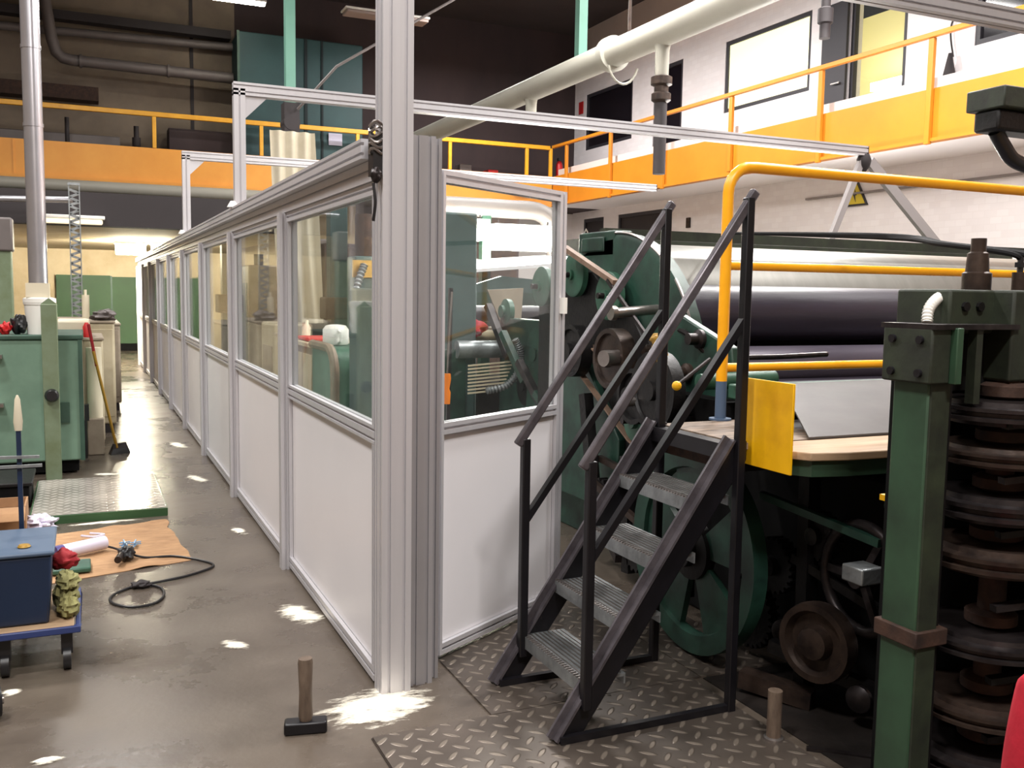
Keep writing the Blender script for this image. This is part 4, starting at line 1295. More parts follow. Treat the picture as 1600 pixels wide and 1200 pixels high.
bl.build('drive_belt', 'belt', rm)
MB().bar((2.74, 5.3, 1.885), (2.74, 4.66, 1.665), .03, .04, (1, 0, 0)).build('slant_bar', 'belt', rm)
MB().bar((2.72, 4.72, 1.68), (2.72, 4.2, 1.32), .02, .016, (1, 0, 0)).build('brace', 'worn_steel', rm)
# brown pulleys and rollers
for (x, y, z, r, th, m, nm) in ((2.72, 4.62, 1.24, .17, .09, 'brown_steel', 'flat_pulley'), (2.62, 4.02, 1.12, .2, .07, 'grime', 'brake_wheel'),
                                (2.7, 4.3, 1.06, .15, .12, 'grime', 'clutch_drum'), (2.75, 5.15, 1.25, .16, .08, 'grime', 'rear_pulley')):
    mb = MB().lathe([(.03, th * .8), (.05, th * .8), (.05, th * .4), (r * .8, th * .3), (r * .84, th * .5), (r, th * .5), (r, -th * .5), (r * .3, -th * .5)], (x, y, z), (-1, 0, 0), 36)
    mb.build(nm, m, rm)
MB().cyl((2.6, 4.42, 1.5), (2.92, 4.5, 1.52), .028, 16).lathe([(.04, 0), (.04, .03)], (2.6, 4.42, 1.5), (-1, 0, 0), 12).build('bright_shaft', 'steel', rm)
MB().cyl((2.58, 4.5, 1.25), (2.72, 4.54, 1.25), .045, 20).build('bright_roller', 'steel', rm)
MB().cyl((2.55, 4.2, 1.05), (2.72, 4.2, 1.05), .03, 20).build('small_roller', 'steel', rm)
plabel(MB().bar((2.6, 4.0, 1.36), (2.62, 3.92, 1.2), .03, .06).blob((2.6, 4.0, 1.38), (.03, .05, .03), 2).build('ochre_bracket', 'brass', rm), 'ochre painted bracket')
lv = MB().cyl((2.45, 3.6, 1.19), (2.7, 3.7, 1.3), .01, 8).build('lever', 'worn_steel', rm)
plabel(MB().blob((2.45, 3.6, 1.19), (.022, .022, .022), 0, 0).build('lever_knob', 'yellow_plate', lv), 'yellow knob')
MB().cyl((2.66, 3.72, 1.19), (3.1, 3.72, 1.2), .04, 16).build('green_roller', 'mach_green_lt', rm)
MB().prism([(4.2, .55), (4.45, 1.35), (4.2, 1.5), (3.75, 1.35), (3.7, 1.1), (4.0, .9)], (2.86, 0, 0), (0, 1, 0), (0, 0, 1), (.05, 0, 0)).build('bracket_plate', 'mach_green', rm, bevel=.008)
for k, (y, z) in enumerate(((4.1, 1.2), (4.3, .75), (4.65, .6), (4.0, 1.38), (4.42, 1.3))):
    MB().lathe([(.05, 0), (.05, .02), (.03, .03), (.03, .08)], (2.86, y, z), (-1, 0, 0), 14).build('bearing_cap', 'worn_steel' if k % 2 else 'brown_steel', rm)
# green plate lower left beside the door and dark linkages
MB().prism([(4.75, .3), (5.6, .3), (5.6, 1.25), (5.2, 1.2), (4.75, .75)], (2.84, 0, 0), (0, 1, 0), (0, 0, 1), (.05, 0, 0)).build('lower_plate', 'mach_green', rm, bevel=.008)
for (p, q, w, m) in (((2.8, 4.9, .62), (2.8, 4.2, .56), .03, 'brown_steel'), ((2.7, 4.8, .5), (2.7, 4.3, .38), .03, 'brown_steel'), ((2.8, 5.0, .35), (2.65, 4.4, .15), .04, 'worn_steel'),
                     ((2.75, 5.0, 1.0), (2.75, 4.8, .1), .06, 'grime'), ((2.75, 4.5, .7), (2.75, 4.45, .05), .06, 'grime'), ((2.75, 3.9, 1.0), (2.72, 3.85, .1), .05, 'grime')):
    MB().bar(p, q, w, w * 1.2).build('linkage', m, rm)
for (y, z, r, t) in ((4.75, .35, .18, 22), (4.35, .22, .14, 18)):
    MB().prism(gear_poly(r, t, .018), (2.72, y, z), (0, 1, 0), (0, 0, 1), (.06, 0, 0)).build('gear', 'grime', rm)
# drum and rolls
MB().cyl((3.55, 6.3, 1.43), (8.6, 6.3, 1.43), .56, 64).build('silver_drum', 'drum', rm)
plabel(MB().box(3.8, 8.6, 6.75, 7.35, 1.92, 2.06).box(3.4, 8.6, 5.95, 6.03, 2.0, 2.07).build('top_beam', 'olive', rm), 'dark olive top beam')
MB().cyl((3.35, 5.5, 1.475), (8.6, 5.5, 1.475), .2, 40).build('black_roll', 'black_roll', rm)
MB().cyl((3.2, 5.5, 1.475), (3.36, 5.5, 1.475), .05, 18).build('roll_journal', 'worn_steel', rm)
MB().cyl((3.2, 5.25, 1.13), (8.6, 5.25, 1.13), .13, 32).build('slate_roll', 'grey_roll', rm)
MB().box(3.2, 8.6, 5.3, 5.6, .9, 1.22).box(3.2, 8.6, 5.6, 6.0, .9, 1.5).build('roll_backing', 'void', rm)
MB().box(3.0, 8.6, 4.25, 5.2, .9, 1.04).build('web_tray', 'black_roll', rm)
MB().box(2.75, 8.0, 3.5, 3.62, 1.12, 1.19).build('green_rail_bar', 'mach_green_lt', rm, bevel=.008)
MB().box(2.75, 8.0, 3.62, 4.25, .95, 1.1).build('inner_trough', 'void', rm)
ol = [(3.02, 4.35, 1.34), (3.02, 4.2, 1.3), (3.0, 4.1, 1.2)]
MB().tube(spline([(2.9, 4.3, 1.42), (2.85, 4.1, 1.4), (2.9, 3.95, 1.3), (3.2, 3.9, 1.29), (3.6, 3.9, 1.3)]), .014, 8).build('cable_loom', 'worn_steel', rm)

# big wheel and gears under the platform
gw = thing('spoked_flywheel', 'large dark green spoked wheel standing behind the black steps', 'wheel', (2.45, 3.42, 0))
mb = MB()
R0 = .455
zc, yc = .475, 3.42
mb.lathe([(R0 * .82, -.03), (R0, -.035), (R0, .035), (R0 * .82, .03), (R0 * .8, 0), (R0 * .82, -.03)], (2.45, yc, zc), (1, 0, 0), 64, True, False)
mb.build('rim', 'mach_green', gw)
mb = MB()
for k in range(5):
    a0, a1 = R_(72 * k - 9), R_(72 * k + 41)
    rI, rO = R0 * .28, R0 * .84
    p = [(rI * math.cos(a0), rI * math.sin(a0)), (rO * math.cos(a0 + .06), rO * math.sin(a0 + .06))]
    for j in range(5):
        a = a0 + .06 + (a1 - a0 - .12) * (j + 1) / 5
        p.append((rO * math.cos(a), rO * math.sin(a)))
    p.append((rI * math.cos(a1), rI * math.sin(a1)))
    mb.prism(p, (2.44, yc, zc), (0, 1, 0), (0, 0, 1), (.03, 0, 0))
mb.build('web', 'mach_green', gw)
MB().lathe([(.13, .0), (.13, .05), (.07, .06), (.07, .1), (.03, .1)], (2.47, yc, zc), (-1, 0, 0), 28).cyl((2.35, yc, zc), (2.7, yc, zc), .03, 14).build('hub', 'grime', gw)
ub = thing('gear_train', 'black oily gear train beneath the operator platform', 'gears', (2.8, 2.9, 0))
MB().box(2.82, 4.6, 2.6, 4.1, 0, .9).build('dark_backing', 'void', ub, bevel=.02)  # dark block added as the unlit space under the platform
def gx(x, y, z, r, t, th, m, nm):
    MB().prism(gear_poly(r, t, r * .12), (x, y, z), (0, 1, 0), (0, 0, 1), (th, 0, 0)).lathe([(r * .35, 0), (r * .35, .03), (r * .15, .04)], (x, y, z), (-1, 0, 0), 20).build(nm, m, ub)
gx(2.6, 3.08, .48, .12, 22, .06, 'grime', 'gear')
gx(2.66, 3.3, .2, .16, 28, .05, 'grime', 'gear')
gx(2.62, 2.85, .66, .1, 18, .05, 'grime', 'gear')
MB().lathe([(.03, .05), (.06, .04), (.07, .0), (.11, .0), (.125, .03), (.15, .03), (.155, 0), (.15, -.04)], (2.52, 2.71, .29), (-1, -.25, 0), 36).build('flanged_wheel', 'brown_steel', ub)
rg = MB()
rg.tube([(2.62, 2.6 + .19 * math.cos(a), .56 + .2 * math.sin(a)) for a in [2 * PI * i / 40 for i in range(40)]], .022, 10, True)
for k in range(3):
    a = 2.1 * k
    rg.bar((2.62, 2.6, .56), (2.62, 2.6 + .19 * math.cos(a), .56 + .2 * math.sin(a)), .03, .02, (1, 0, 0))
rg.cyl((2.58, 2.6, .56), (2.8, 2.6, .56), .035, 16)
rg.build('hand_wheel', 'worn_steel', ub)
MB().box(2.44, 2.54, 2.42, 2.52, .6, .66).build('grease_box', 'galv', ub, bevel=.006)
MB().box(2.5, 2.54, 2.36, 2.42, .905, .925).build('yellow_stub', 'yellow_plate', ub)
for (p, q, w, m) in (((2.55, 3.1, .78), (2.6, 2.5, .72), .03, 'mach_green'), ((2.6, 2.95, .55), (2.7, 2.4, .4), .035, 'grime'), ((2.5, 2.95, .2), (2.7, 2.5, .12), .05, 'grime'),
                     ((2.62, 2.9, .9), (2.62, 2.88, .0), .06, 'grime'), ((2.7, 2.45, .9), (2.7, 2.45, .0), .07, 'void'), ((2.4, 3.0, .06), (2.55, 2.75, .04), .07, 'brown_steel'),
                     ((2.66, 2.55, .86), (2.9, 2.3, .84), .04, 'mach_green')):
    MB().bar(p, q, w, w).build('linkage', m, ub)
for i in range(5):
    MB().lathe([(.02, 0), (.05, .01), (.05, .03), (.02, .05)], (2.6 + .02 * i, 2.55 + .13 * i, .12 + .07 * (i % 3)), (-1, -.3, .1), 16).build('bearing_cap', 'brown_steel' if i % 2 else 'worn_steel', ub)

# platform
pf = thing('operator_platform', 'raised operator platform with pale plank edge at the top of the steps', 'platform', (3.2, 3.0, .9))
MB().box(2.265, 2.75, 2.88, 3.45, 1.02, 1.045).build('deck', 'dirty_wood', pf)
MB().box(2.75, 4.6, 2.87, 3.45, 1.0, 1.03).build('inner_deck', 'dark_pipe', pf)
pts = [(2.31, 2.82), (2.31, 2.68), (2.36, 2.61), (2.5, 2.578), (2.9, 2.56), (4.4, 2.55), (4.4, 2.86), (2.31, 2.86)]
MB().prism(pts, (0, 0, 1.015), (1, 0, 0), (0, 1, 0), (0, 0, .03)).build('edge_plank', 'wood', pf, bevel=.004)
pts2 = [(x + .015 if x < 3 else x, y + .012 if y < 2.8 else y) for x, y in pts]
MB().prism(pts2, (0, 0, .955), (1, 0, 0), (0, 1, 0), (0, 0, .06)).build('edge_beam', 'col_green', pf)
MB().prism([(2.28, 2.9), (4.5, 2.9), (4.5, 3.42), (2.28, 3.42)], (0, 0, .93), (1, 0, 0), (0, 1, 0), (0, 0, .07)).build('frame', 'grime', pf)
tag(MB().hexa([(2.57, 2.86, 1.048), (4.3, 2.86, 1.048), (4.6, 3.36, 1.215), (2.84, 3.36, 1.205), (2.57, 2.86, 1.056), (4.3, 2.86, 1.056), (4.6, 3.36, 1.223), (2.84, 3.36, 1.213)]).build('sheet_metal_guard', 'sheet'),
    'dull grey metal sheet leaning above the pale plank', 'metal sheet')
yp = thing('kick_plate', 'yellow painted metal plate hung at the end of the platform', 'plate', (2.3, 2.8, .95))
MB().box(2.292, 2.302, 2.64, 2.95, .962, 1.292).build('plate', 'yellow_plate', yp, bevel=.002)
MB().cyl((2.28, 2.93, 1.0), (2.3, 2.93, 1.0), .01, 8).cyl((2.28, 2.93, 1.25), (2.3, 2.93, 1.25), .01, 8).build('bolt', 'black_steel', yp)

# yellow guard rail
yr = thing('guard_rail', 'bright yellow tubular guard rail in front of the silver drum', 'railing', (2.66, 3.5, 1.04))
YR = 3.47
RX = 2.60
path = [(RX, YR, 1.22), (RX, YR, 2.05)] + [(RX + .12 - .12 * math.cos(R_(a)), YR, 2.05 + .12 * math.sin(R_(a))) for a in range(15, 90, 15)] + [(RX + .14, YR, 2.17), (6.2, YR, 2.165)]
MB().tube(path, .025, 16).build('top_rail', 'yellow_pipe', yr)
plabel(MB().cyl((RX, YR, 1.045), (RX, YR, 1.22), .025, 16).cyl((RX, YR, 1.045), (RX, YR, 1.053), .05, 16).build('post_foot', 'blue_bin_lt', yr), 'grey painted post foot')
MB().cyl((RX, YR, 1.735), (6.2, YR, 1.74), .02, 14).build('mid_rail', 'yellow_pipe', yr)
MB().cyl((RX, YR, 1.28), (6.2, YR, 1.285), .02, 14).build('low_rail', 'yellow_pipe', yr)
MB().cyl((6.2, YR, 1.0), (6.2, YR, 2.17), .025, 14).build('end_post', 'yellow_pipe', yr)

# triangle warning sign on the white wall
ws = thing('warning_sign', 'yellow triangular warning sign on the white brick wall', 'sign', (WX - .03, 14.1, 3.38))
MB().prism([(0, 0), (-.62, 0), (-.31, .52)], (WX - .04, 14.43, 3.36), (0, 1, 0), (0, 0, 1), (.03, 0, 0)).build('border', 'frame_dark', ws)
MB().prism([(-.06, .035), (-.56, .035), (-.31, .455)], (WX - .05, 14.43, 3.36), (0, 1, 0), (0, 0, 1), (.01, 0, 0)).build('face', 'sign_y', ws)
MB().prism([(-.29, .33), (-.35, .2), (-.31, .2), (-.33, .07), (-.25, .23), (-.3, .23)], (WX - .056, 14.43, 3.36), (0, 1, 0), (0, 0, 1), (.006, 0, 0)).build('lightning_symbol', 'frame_dark', ws)
# dark cable down the wall by the lit doorway
wc = thing('wall_cable', 'thin dark cable hanging on the white wall right of the lit doorway', 'cable', (WX - .05, 12.0, 5))
MB().tube(spline([(WX - .05, 11.95, 7.0), (WX - .05, 11.9, 6.6), (WX - .05, 12.1, 6.2), (WX - .05, 12.02, 5.7)]), .015, 6).build('cord', 'dark_pipe', wc)
MB().lathe([(.03, 0), (.1, .35), (.1, .4)], (WX - .12, 12.02, 5.75), (0, 0, -1), 12).build('cone_end', 'dark_pipe', wc)
tag(MB().box(WX - .06, WX, -3, 15.5, 3.58, 3.62).build('wall_conduit', 'pale_grey'), 'grey conduit running along the white wall below the gallery', 'conduit')
tag(MB().box(WX - .05, WX, 19.6, 19.75, 3.25, 3.5).build('wall_socket', 'brown_steel', bevel=.01), 'small brown box on the white wall left of the yellow guard rail', 'socket')
tl = MB()
tl.tube([(13.2, 24.3, 3.35), (13.2, 24.2, 3.45), (13.2, 24.1, 3.35)], .02, 6)
tag(tl.build('wall_hooks', 'white_plastic'), 'small white hooks below the gallery corner', 'hook')
# bracket at the upper right edge
cb_ = thing('crane_bracket', 'dark green bracket hanging at the upper right edge of the picture', 'bracket', (5.7, 4.5, 2.6))
MB().box(5.5, 6.3, 4.45, 4.75, 2.86, 3.0).build('beam', 'olive', cb_, bevel=.01)
MB().box(5.52, 6.3, 4.5, 4.7, 2.72, 2.86).build('lower_block', 'grime', cb_, bevel=.02)
MB().tube(spline([(5.62, 4.6, 2.73), (5.7, 4.6, 2.64), (5.82, 4.6, 2.55), (6.1, 4.6, 2.5)]), .05, 10).build('hose', 'black_plastic', cb_)
MB().box(6.15, 6.28, 4.5, 4.65, 3.0, 9.2).build('hanger', 'olive', cb_)

# ================================================================== COLUMN MACHINE (right foreground)
cm = thing('column_machine', 'green column machine with stacked horizontal wheels in the right foreground', 'machine', (2.4, 2.0, 0))
MB().box(2.185, 2.262, 1.955, 2.085, 0, 1.37).build('column', 'col_green', cm, bevel=.006)
MB().box(2.19, 2.262, 1.948, 1.955, 0, 1.36).build('dark_front', 'olive', cm)  # thin darker sheet over the column's front face
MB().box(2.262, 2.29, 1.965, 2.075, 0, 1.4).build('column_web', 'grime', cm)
hb = MB().box(2.16, 2.235, 1.93, 2.11, 1.36, 1.52).build('head_block', 'olive', cm, bevel=.006)
for (y, z) in ((1.97, 1.39), (2.07, 1.39), (1.97, 1.485), (2.07, 1.485)):
    MB().cyl((2.15, y, z), (2.16, y, z), .012, 10).build('bolt', 'black_steel', hb)
MB().box(2.235, 2.26, 1.91, 2.1, 1.36, 1.52).build('head_strip', 'col_green', cm, bevel=.003)
MB().box(2.26, 2.5, 2.02, 2.1, 1.33, 1.51).build('recess', 'void', cm)
MB().box(2.16, 2.5, 1.92, 2.12, 1.515, 1.53).build('top_ledge', 'worn_steel', cm)
MB().box(2.335, 2.36, 1.93, 1.96, 1.3, 1.52).build('fin', 'olive', cm)
MB().box(2.3, 2.6, 2.0, 2.2, 1.5, 1.63).box(2.48, 3.4, 1.93, 2.25, 1.36, 1.63).build('top_beam', 'olive', cm, bevel=.008)
for (x, z) in ((2.36, 1.58), (2.42, 1.58), (2.56, 1.585)):
    MB().cyl((x, 1.99 if x < 2.45 else 1.92, z), (x, 2.0 if x < 2.45 else 1.93, z), .014, 8).build('bolt', 'grime', cm)
MB().lathe([(.042, 0), (.042, .05), (.034, .055), (.03, .11), (.022, .115), (.022, .155)], (2.475, 2.06, 1.63), (0, 0, 1), 18).build('spindle', 'brown_steel', cm)
for i in range(3):
    x = 2.585 + .05 * i
    c = MB().cyl((x, 2.0, 1.63), (x, 2.0, 1.685), .022, 14).build('valve_cylinder', 'brown_steel', cm)
    MB().cyl((x, 2.0, 1.685), (x, 2.0, 1.73), .009, 8).box(x - .012, x + .012, 1.99, 2.01, 1.7, 1.715).build('valve_stem', 'black_plastic', c)
    MB().tube(spline([(x, 2.0, 1.725), (x, 2.05, 1.745), (2.7 + .02 * i, 2.4, 1.79), (3.1, 3.1, 1.86 + .005 * i), (4.4, 5.9, 2.07)]), .009, 8).build('hose', 'rubber', c)
cr = MB()
path = spline([(2.235, 2.02, 1.53), (2.25, 2.03, 1.57), (2.29, 2.04, 1.6), (2.34, 2.05, 1.615)], 10)
cr.tube(path, [.017 if i % 2 else .013 for i in range(len(path))], 12)
plabel(cr.build('flexible_conduit', 'white_plastic', cm), 'white corrugated conduit')
# wheel stack
SX, SY = 2.53, 1.98
MB().cyl((SX, SY, .02), (SX, SY, 1.36), .04, 20).build('centre_shaft', 'rust', cm)
for i, (z, r, h) in enumerate(((1.27, .2, .035), (1.14, .2, .03), (.985, .205, .04), (.83, .21, .04), (.57, .21, .035), (.36, .21, .035), (.2, .215, .04))):
    w = MB().lathe([(.05, -h), (r * .8, -h), (r * .82, -h * .6), (r, -h * .55), (r, -h * .25), (r * .93, -h * .15), (r * .93, h * .15), (r, h * .25), (r, h * .55), (r * .82, h * .6), (r * .8, h), (.05, h)], (SX, SY, z), (0, 0, 1), 44)
    wo = w.build('stacked_wheel', 'worn_steel' if i % 2 == 0 else 'brown_steel', cm)
    MB().lathe([(.055, 0), (.075, .01), (.075, .04), (.055, .05)], (SX, SY, z + h), (0, 0, 1), 20).build('spacer_ring', 'rust', wo)
for i, (z, a) in enumerate(((1.24, 30), (1.08, 80), (.92, 200), (.7, 130), (.48, 250), (.3, 20))):
    MB().bar((SX - .12, SY - .1, z), (SX + .1, SY - .16, z + .02), .03, .02).build('clamp_arm', 'worn_steel' if i % 2 else 'grime', cm)
for x, z0, z1 in ((2.86, .9, 1.3), (2.86, .25, .75)):
    MB().cyl((x, 1.95, z0), (x, 1.95, z1), .1, 24).build('green_barrel', 'col_green', cm)
MB().lathe([(.03, 0), (.03, .06), (.09, .08), (.09, .09)], (2.72, 1.8, 1.39), (0, 0, -1), 20).build('green_knob', 'mach_green_lt', cm)
MB().box(2.172, 2.3, 1.938, 2.1, .585, .635).build('strap', 'rust', cm, bevel=.004)
MB().box(2.98, 3.7, .9, 2.45, 0, 1.34).box(2.4, 3.0, 2.22, 2.3, 0, 1.36).build('rear_dark_backing', 'void', cm)  # dark panels added as the unlit depth behind the wheel stack
MB().box(2.36, 2.98, 1.7, 2.2, 0, .12).build('base_casting', 'grime', cm, bevel=.01)
tag(MB().box(2.33, 4.4, .6, 3.16, 0, .005).build('dark_floor_sheet', 'dark_floor'), 'dark brown sheet on the floor under the gears and the green column', 'floor plate')  # dark brown sheet covering the floor below gears and column

# ================================================================== INSIDE THE ENCLOSURE
im = thing('coating_machine', 'teal machine behind the partition glass with lit white canopy', 'machine', (3.4, 8, 0))
MB().box(2.2, 3.1, 7.6, 8.5, 0, 1.62).build('lower_housing', 'mach_teal', im, bevel=.02)
MB().box(2.42, 2.85, 7.0, 7.6, 0, 2.22).build('side_housing', 'mach_teal', im, bevel=.02)
MB().box(2.5, 2.75, 6.97, 7.0, .1, 1.15).build('access_cover', 'mach_green', im, bevel=.005)
cv = [(0, 0), (.95, 0)] + [(.95 - .25 * (1 - math.cos(R_(a))), .8 + .25 * math.sin(R_(a))) for a in range(0, 91, 15)] + [(0, 1.05)]
cg = MB().prism([(9.65 - x * 1.0, z) for x, z in cv], (2.12, 0, 0), (0, 1, 0), (0, 0, 1), (.5, 0, 0)).build('rounded_cover', 'mach_green_lt', im)
rimp = [(2.12, 9.65 - x, z) for x, z in cv[1:]]
MB().tube(rimp, .045, 8).build('beige_edging', 'belt', cg)
MB().box(3.4, 7.2, 8.3, 9.8, 0, .7).build('bed', 'void', im)
MB().hexa([(3.0, 8.2, 1.52), (4.75, 8.2, 1.6), (4.75, 9.2, 1.62), (3.2, 9.2, 1.62), (3.0, 8.2, 1.56), (4.75, 8.2, 1.98), (4.75, 9.2, 2.0), (3.2, 9.2, 1.82)])
cn = MB().hexa([(3.3, 8.4, 1.78), (4.7, 8.4, 1.9), (4.9, 9.6, 2.0), (3.6, 9.6, 1.9), (3.3, 8.4, 1.81), (4.7, 8.4, 1.94), (4.9, 9.6, 2.04), (3.6, 9.6, 1.93)])
plabel(cn.build('canopy_sheet', 'white_panel', im), 'white canopy sheet lit from above')
MB().box(2.7, 5.2, 7.95, 8.1, 1.45, 1.6).build('cross_beam', 'mach_green', im)
MB().prism([(3.0, 1.6), (3.5, 1.75), (3.9, 1.72), (3.9, 1.45), (3.0, 1.4)], (0, 8.0, 0), (1, 0, 0), (0, 0, 1), (0, .06, 0)).build('shield', 'mach_teal', im)
for (x0, x1, y, z, r, m, nm) in ((2.75, 5.0, 7.4, 1.42, .07, 'black_roll', 'dark_roller'), (2.75, 5.0, 7.45, 1.25, .06, 'beige_paint', 'cream_roller'),
                                 (2.66, 3.1, 6.95, 1.15, .07, 'galv', 'grey_tray'), (3.0, 5.0, 7.9, 1.15, .12, 'grime', 'lower_roller')):
    MB().cyl((x0, y, z), (x1, y, z), r, 24).build(nm, m, im)
sp_ = MB()
path = spline([(2.98, 6.55, 1.25), (3.03, 6.55, 1.15), (3.02, 6.55, 1.02), (2.92, 6.55, .9), (2.75, 6.55, .86)], 14)
sp_.tube(path, [.03 if i % 2 else .02 for i in range(len(path))], 10)
sp_.build('spring_hose', 'galv', im)
gl_ = MB()
for k in range(9):
    gl_.bar((2.62, 6.6, .84 + .026 * k), (2.9 + .012 * k, 6.6, .86 + .027 * k), .01, .012)
gl_.build('slatted_guard', 'beige_paint', im)
for (y, z, r, m) in ((6.3, 1.15, .2, 'mach_green'), (6.5, .9, .16, 'grime'), (6.25, .7, .18, 'mach_green'), (6.9, 1.45, .1, 'mach_green_lt')):
    MB().lathe([(.03, .04), (.05, .04), (.05, .015), (r, 0), (r, -.04)], (3.05, y, z), (-1, 0, 0), 30).build('side_wheel', m, im)
MB().box(3.05, 3.15, 6.0, 7.0, 0, 1.4).build('side_plate', 'mach_green', im, bevel=.01)
for i in range(4):
    MB().bar((2.9, 6.9 - .3 * i, 1.5 - .2 * i), (2.95, 6.6 - .3 * i, 1.1 - .15 * i), .05, .05).build('linkage', 'mach_green' if i % 2 else 'worn_steel', im)
MB().bar((3.3, 6.6, 1.62), (3.2, 6.6, 1.05), .05, .07).build('black_arm', 'black_steel', im)
MB().prism([(2.98, 1.62), (3.3, 1.64), (3.28, 1.3), (3.12, 1.32)], (0, 7.1, 0), (1, 0, 0), (0, 0, 1), (0, .02, 0)).build('beige_gusset', 'beige_dk', im)
tube_lamp(3.56, 9.0, 2.28, .36, 'left glaring work lamp above the canopy, seen through the door glass', 'fluor', w=.3, dz=.16)
tube_lamp(4.17, 9.0, 2.24, .8, 'right glaring work lamp above the canopy, seen through the door glass', 'fluor', w=.4, dz=.2)
area('work_lamp_light', (3.9, 8.9, 2.02), 1.0, .4, 24, (1, .98, .94))
area('work_lamp_light', (3.8, 8.6, 2.25), .8, .2, 9, (1, .98, .94), (R_(70), 0, 0))
hd_ = thing('hood_duct', 'grey duct with curved end above the canopy lamps', 'duct', (4.1, 9.4, 2.4))
MB().tube(spline([(3.2, 9.5, 2.5), (4.2, 9.5, 2.5), (4.6, 9.5, 2.48), (4.78, 9.5, 2.3), (4.8, 9.5, 2.0)], 8), .1, 16).build('duct', 'grey_pipe', hd_)
MB().box(3.9, 4.0, 9.45, 9.55, 0, 2.42).build('support_leg', 'mach_green', hd_)
tag(MB().box(3.05, 3.32, 9.1, 9.4, 2.35, 2.62).box(3.05, 3.3, 9.1, 9.4, 0.0, 2.35).build('cream_cupboard', 'canvas', bevel=.01), 'narrow cream cupboard behind the door glass, left of the lamps', 'cupboard')
tag(MB().blob((2.87, 7.25, 1.30), (.15, .09, .085), 3, .2, 2).build('red_cloth_bundle', 'red_cloth'), 'red cloth bundle on the machine seen through the door glass', 'cloth')
sd = thing('long_screwdriver', 'long rod with orange handle leaning behind the door glass', 'tool', (1.75, 4.65, .9))
MB().cyl((1.77, 4.7, 1.6), (1.74, 4.68, 1.17), .006, 8).build('rod', 'steel', sd)
MB().lathe([(.018, 0), (.022, .03), (.016, .08), (.024, .1), (.024, .16)], (1.74, 4.68, 1.17), (-.05, 0, -1), 14).build('handle', 'orange_plastic', sd)
MB().bar((1.74, 4.7, 0), (1.77, 4.72, 1.62), .02, .02).build('rest_bar', 'black_steel', sd)
# cabinets inside, seen through the first long pane
bc = thing('beige_bench', 'beige bench cabinet inside the enclosure beside the rounded green cover', 'cabinet', (2.4, 10.4, 0))
MB().box(2.15, 2.8, 9.72, 11.3, 0, 1.0).build('body', 'beige_dk', bc, bevel=.01)
MB().box(2.1, 2.85, 9.68, 11.35, 1.0, 1.05).build('worktop', 'beige_paint', bc, bevel=.01)
for k in range(3):
    MB().box(2.14, 2.15, 9.8 + k * .5, 10.22 + k * .5, .1, .92).build('door', 'beige_paint', bc, bevel=.004)
jg = thing('white_jug', 'white plastic jug standing on the rounded green cover', 'jug', (2.3, 9.35, 1.05))
MB().lathe([(.12, 0), (.13, .02), (.13, .15), (.1, .19), (.05, .2)], (2.3, 9.4, 1.055), (0, 0, 1), 20).build('body', 'white_plastic', jg)
MB().tube([(2.3, 9.27, 1.08), (2.3, 9.19, 1.1), (2.3, 9.19, 1.18), (2.3, 9.28, 1.2)], .015, 8).build('handle', 'white_plastic', jg)
tag(MB().box(2.15, 2.5, 9.95, 10.6, 1.055, 1.09).build('red_tray', 'red', bevel=.01), 'flat red tray on the beige bench inside the enclosure', 'tray')
tag(MB().lathe([(.05, 0), (.05, .12), (.02, .16), (.02, .2)], (2.3, 10.8, 1.055), (.1, .2, 1), 14).build('cream_bottle', 'cream_plastic'), 'cream bottle on the beige bench behind the red tray', 'bottle')
dc = thing('drive_column', 'grey-green drive column with spring hose behind the first clear pane', 'column', (2.9, 11, 0))
MB().box(2.9, 3.2, 10.9, 11.3, 0, 2.0).build('column', 'mach_teal', dc, bevel=.02)
MB().cyl((3.05, 11.1, 2.0), (3.05, 11.1, 2.5), .1, 16).build('motor', 'rust', dc)
MB().box(2.86, 3.24, 10.85, 10.9, 1.75, 1.95).build('clamp', 'brass', dc)
path = spline([(2.98, 10.8, 1.9), (2.86, 10.7, 1.6), (2.88, 10.7, 1.3), (2.92, 10.8, 1.1)], 16)
MB().tube(path, [.05 if i % 2 else .035 for i in range(len(path))], 10).build('spring_hose', 'galv', dc)
for i, (x, y, z0, z1, w, m, nm, l) in enumerate((
        (3.6, 12.0, 0, 2.1, .5, 'mach_teal', 'tall_housing', 'tall teal housing deep inside the enclosure behind the drive column'),
        (3.3, 15.5, 0, 2.4, .7, 'grey_pipe', 'grey_housing', 'grey machine housing behind the second clear pane'),
        (2.8, 17.0, 0, 2.0, .5, 'beige_dk', 'tan_housing', 'tan machine housing behind the third clear pane'),
        (2.5, 13.0, 0, 1.15, .5, 'beige_paint', 'cream_housing', 'cream machine housing right below the canvas drape'),
        (3.0, 19.5, 0, 1.2, .6, 'mach_green_lt', 'green_housing', 'green machine housing at the far end inside the enclosure'))):
    t = thing(nm, l, 'machine', (x, y, 0))
    MB().box(x - w / 2, x + w / 2, y - .5, y + .5, z0, z1).build('body', m, t, bevel=.03)
    MB().box(x - w / 2 - .01, x - w / 2, y - .35, y + .35, z0 + .15, z1 - .3).build('door', 'beige_dk' if i % 2 else 'mach_green', t, bevel=.006)
    MB().cyl((x, y, z1), (x, y, z1 + .2), .08, 14).build('vent', 'rust', t)
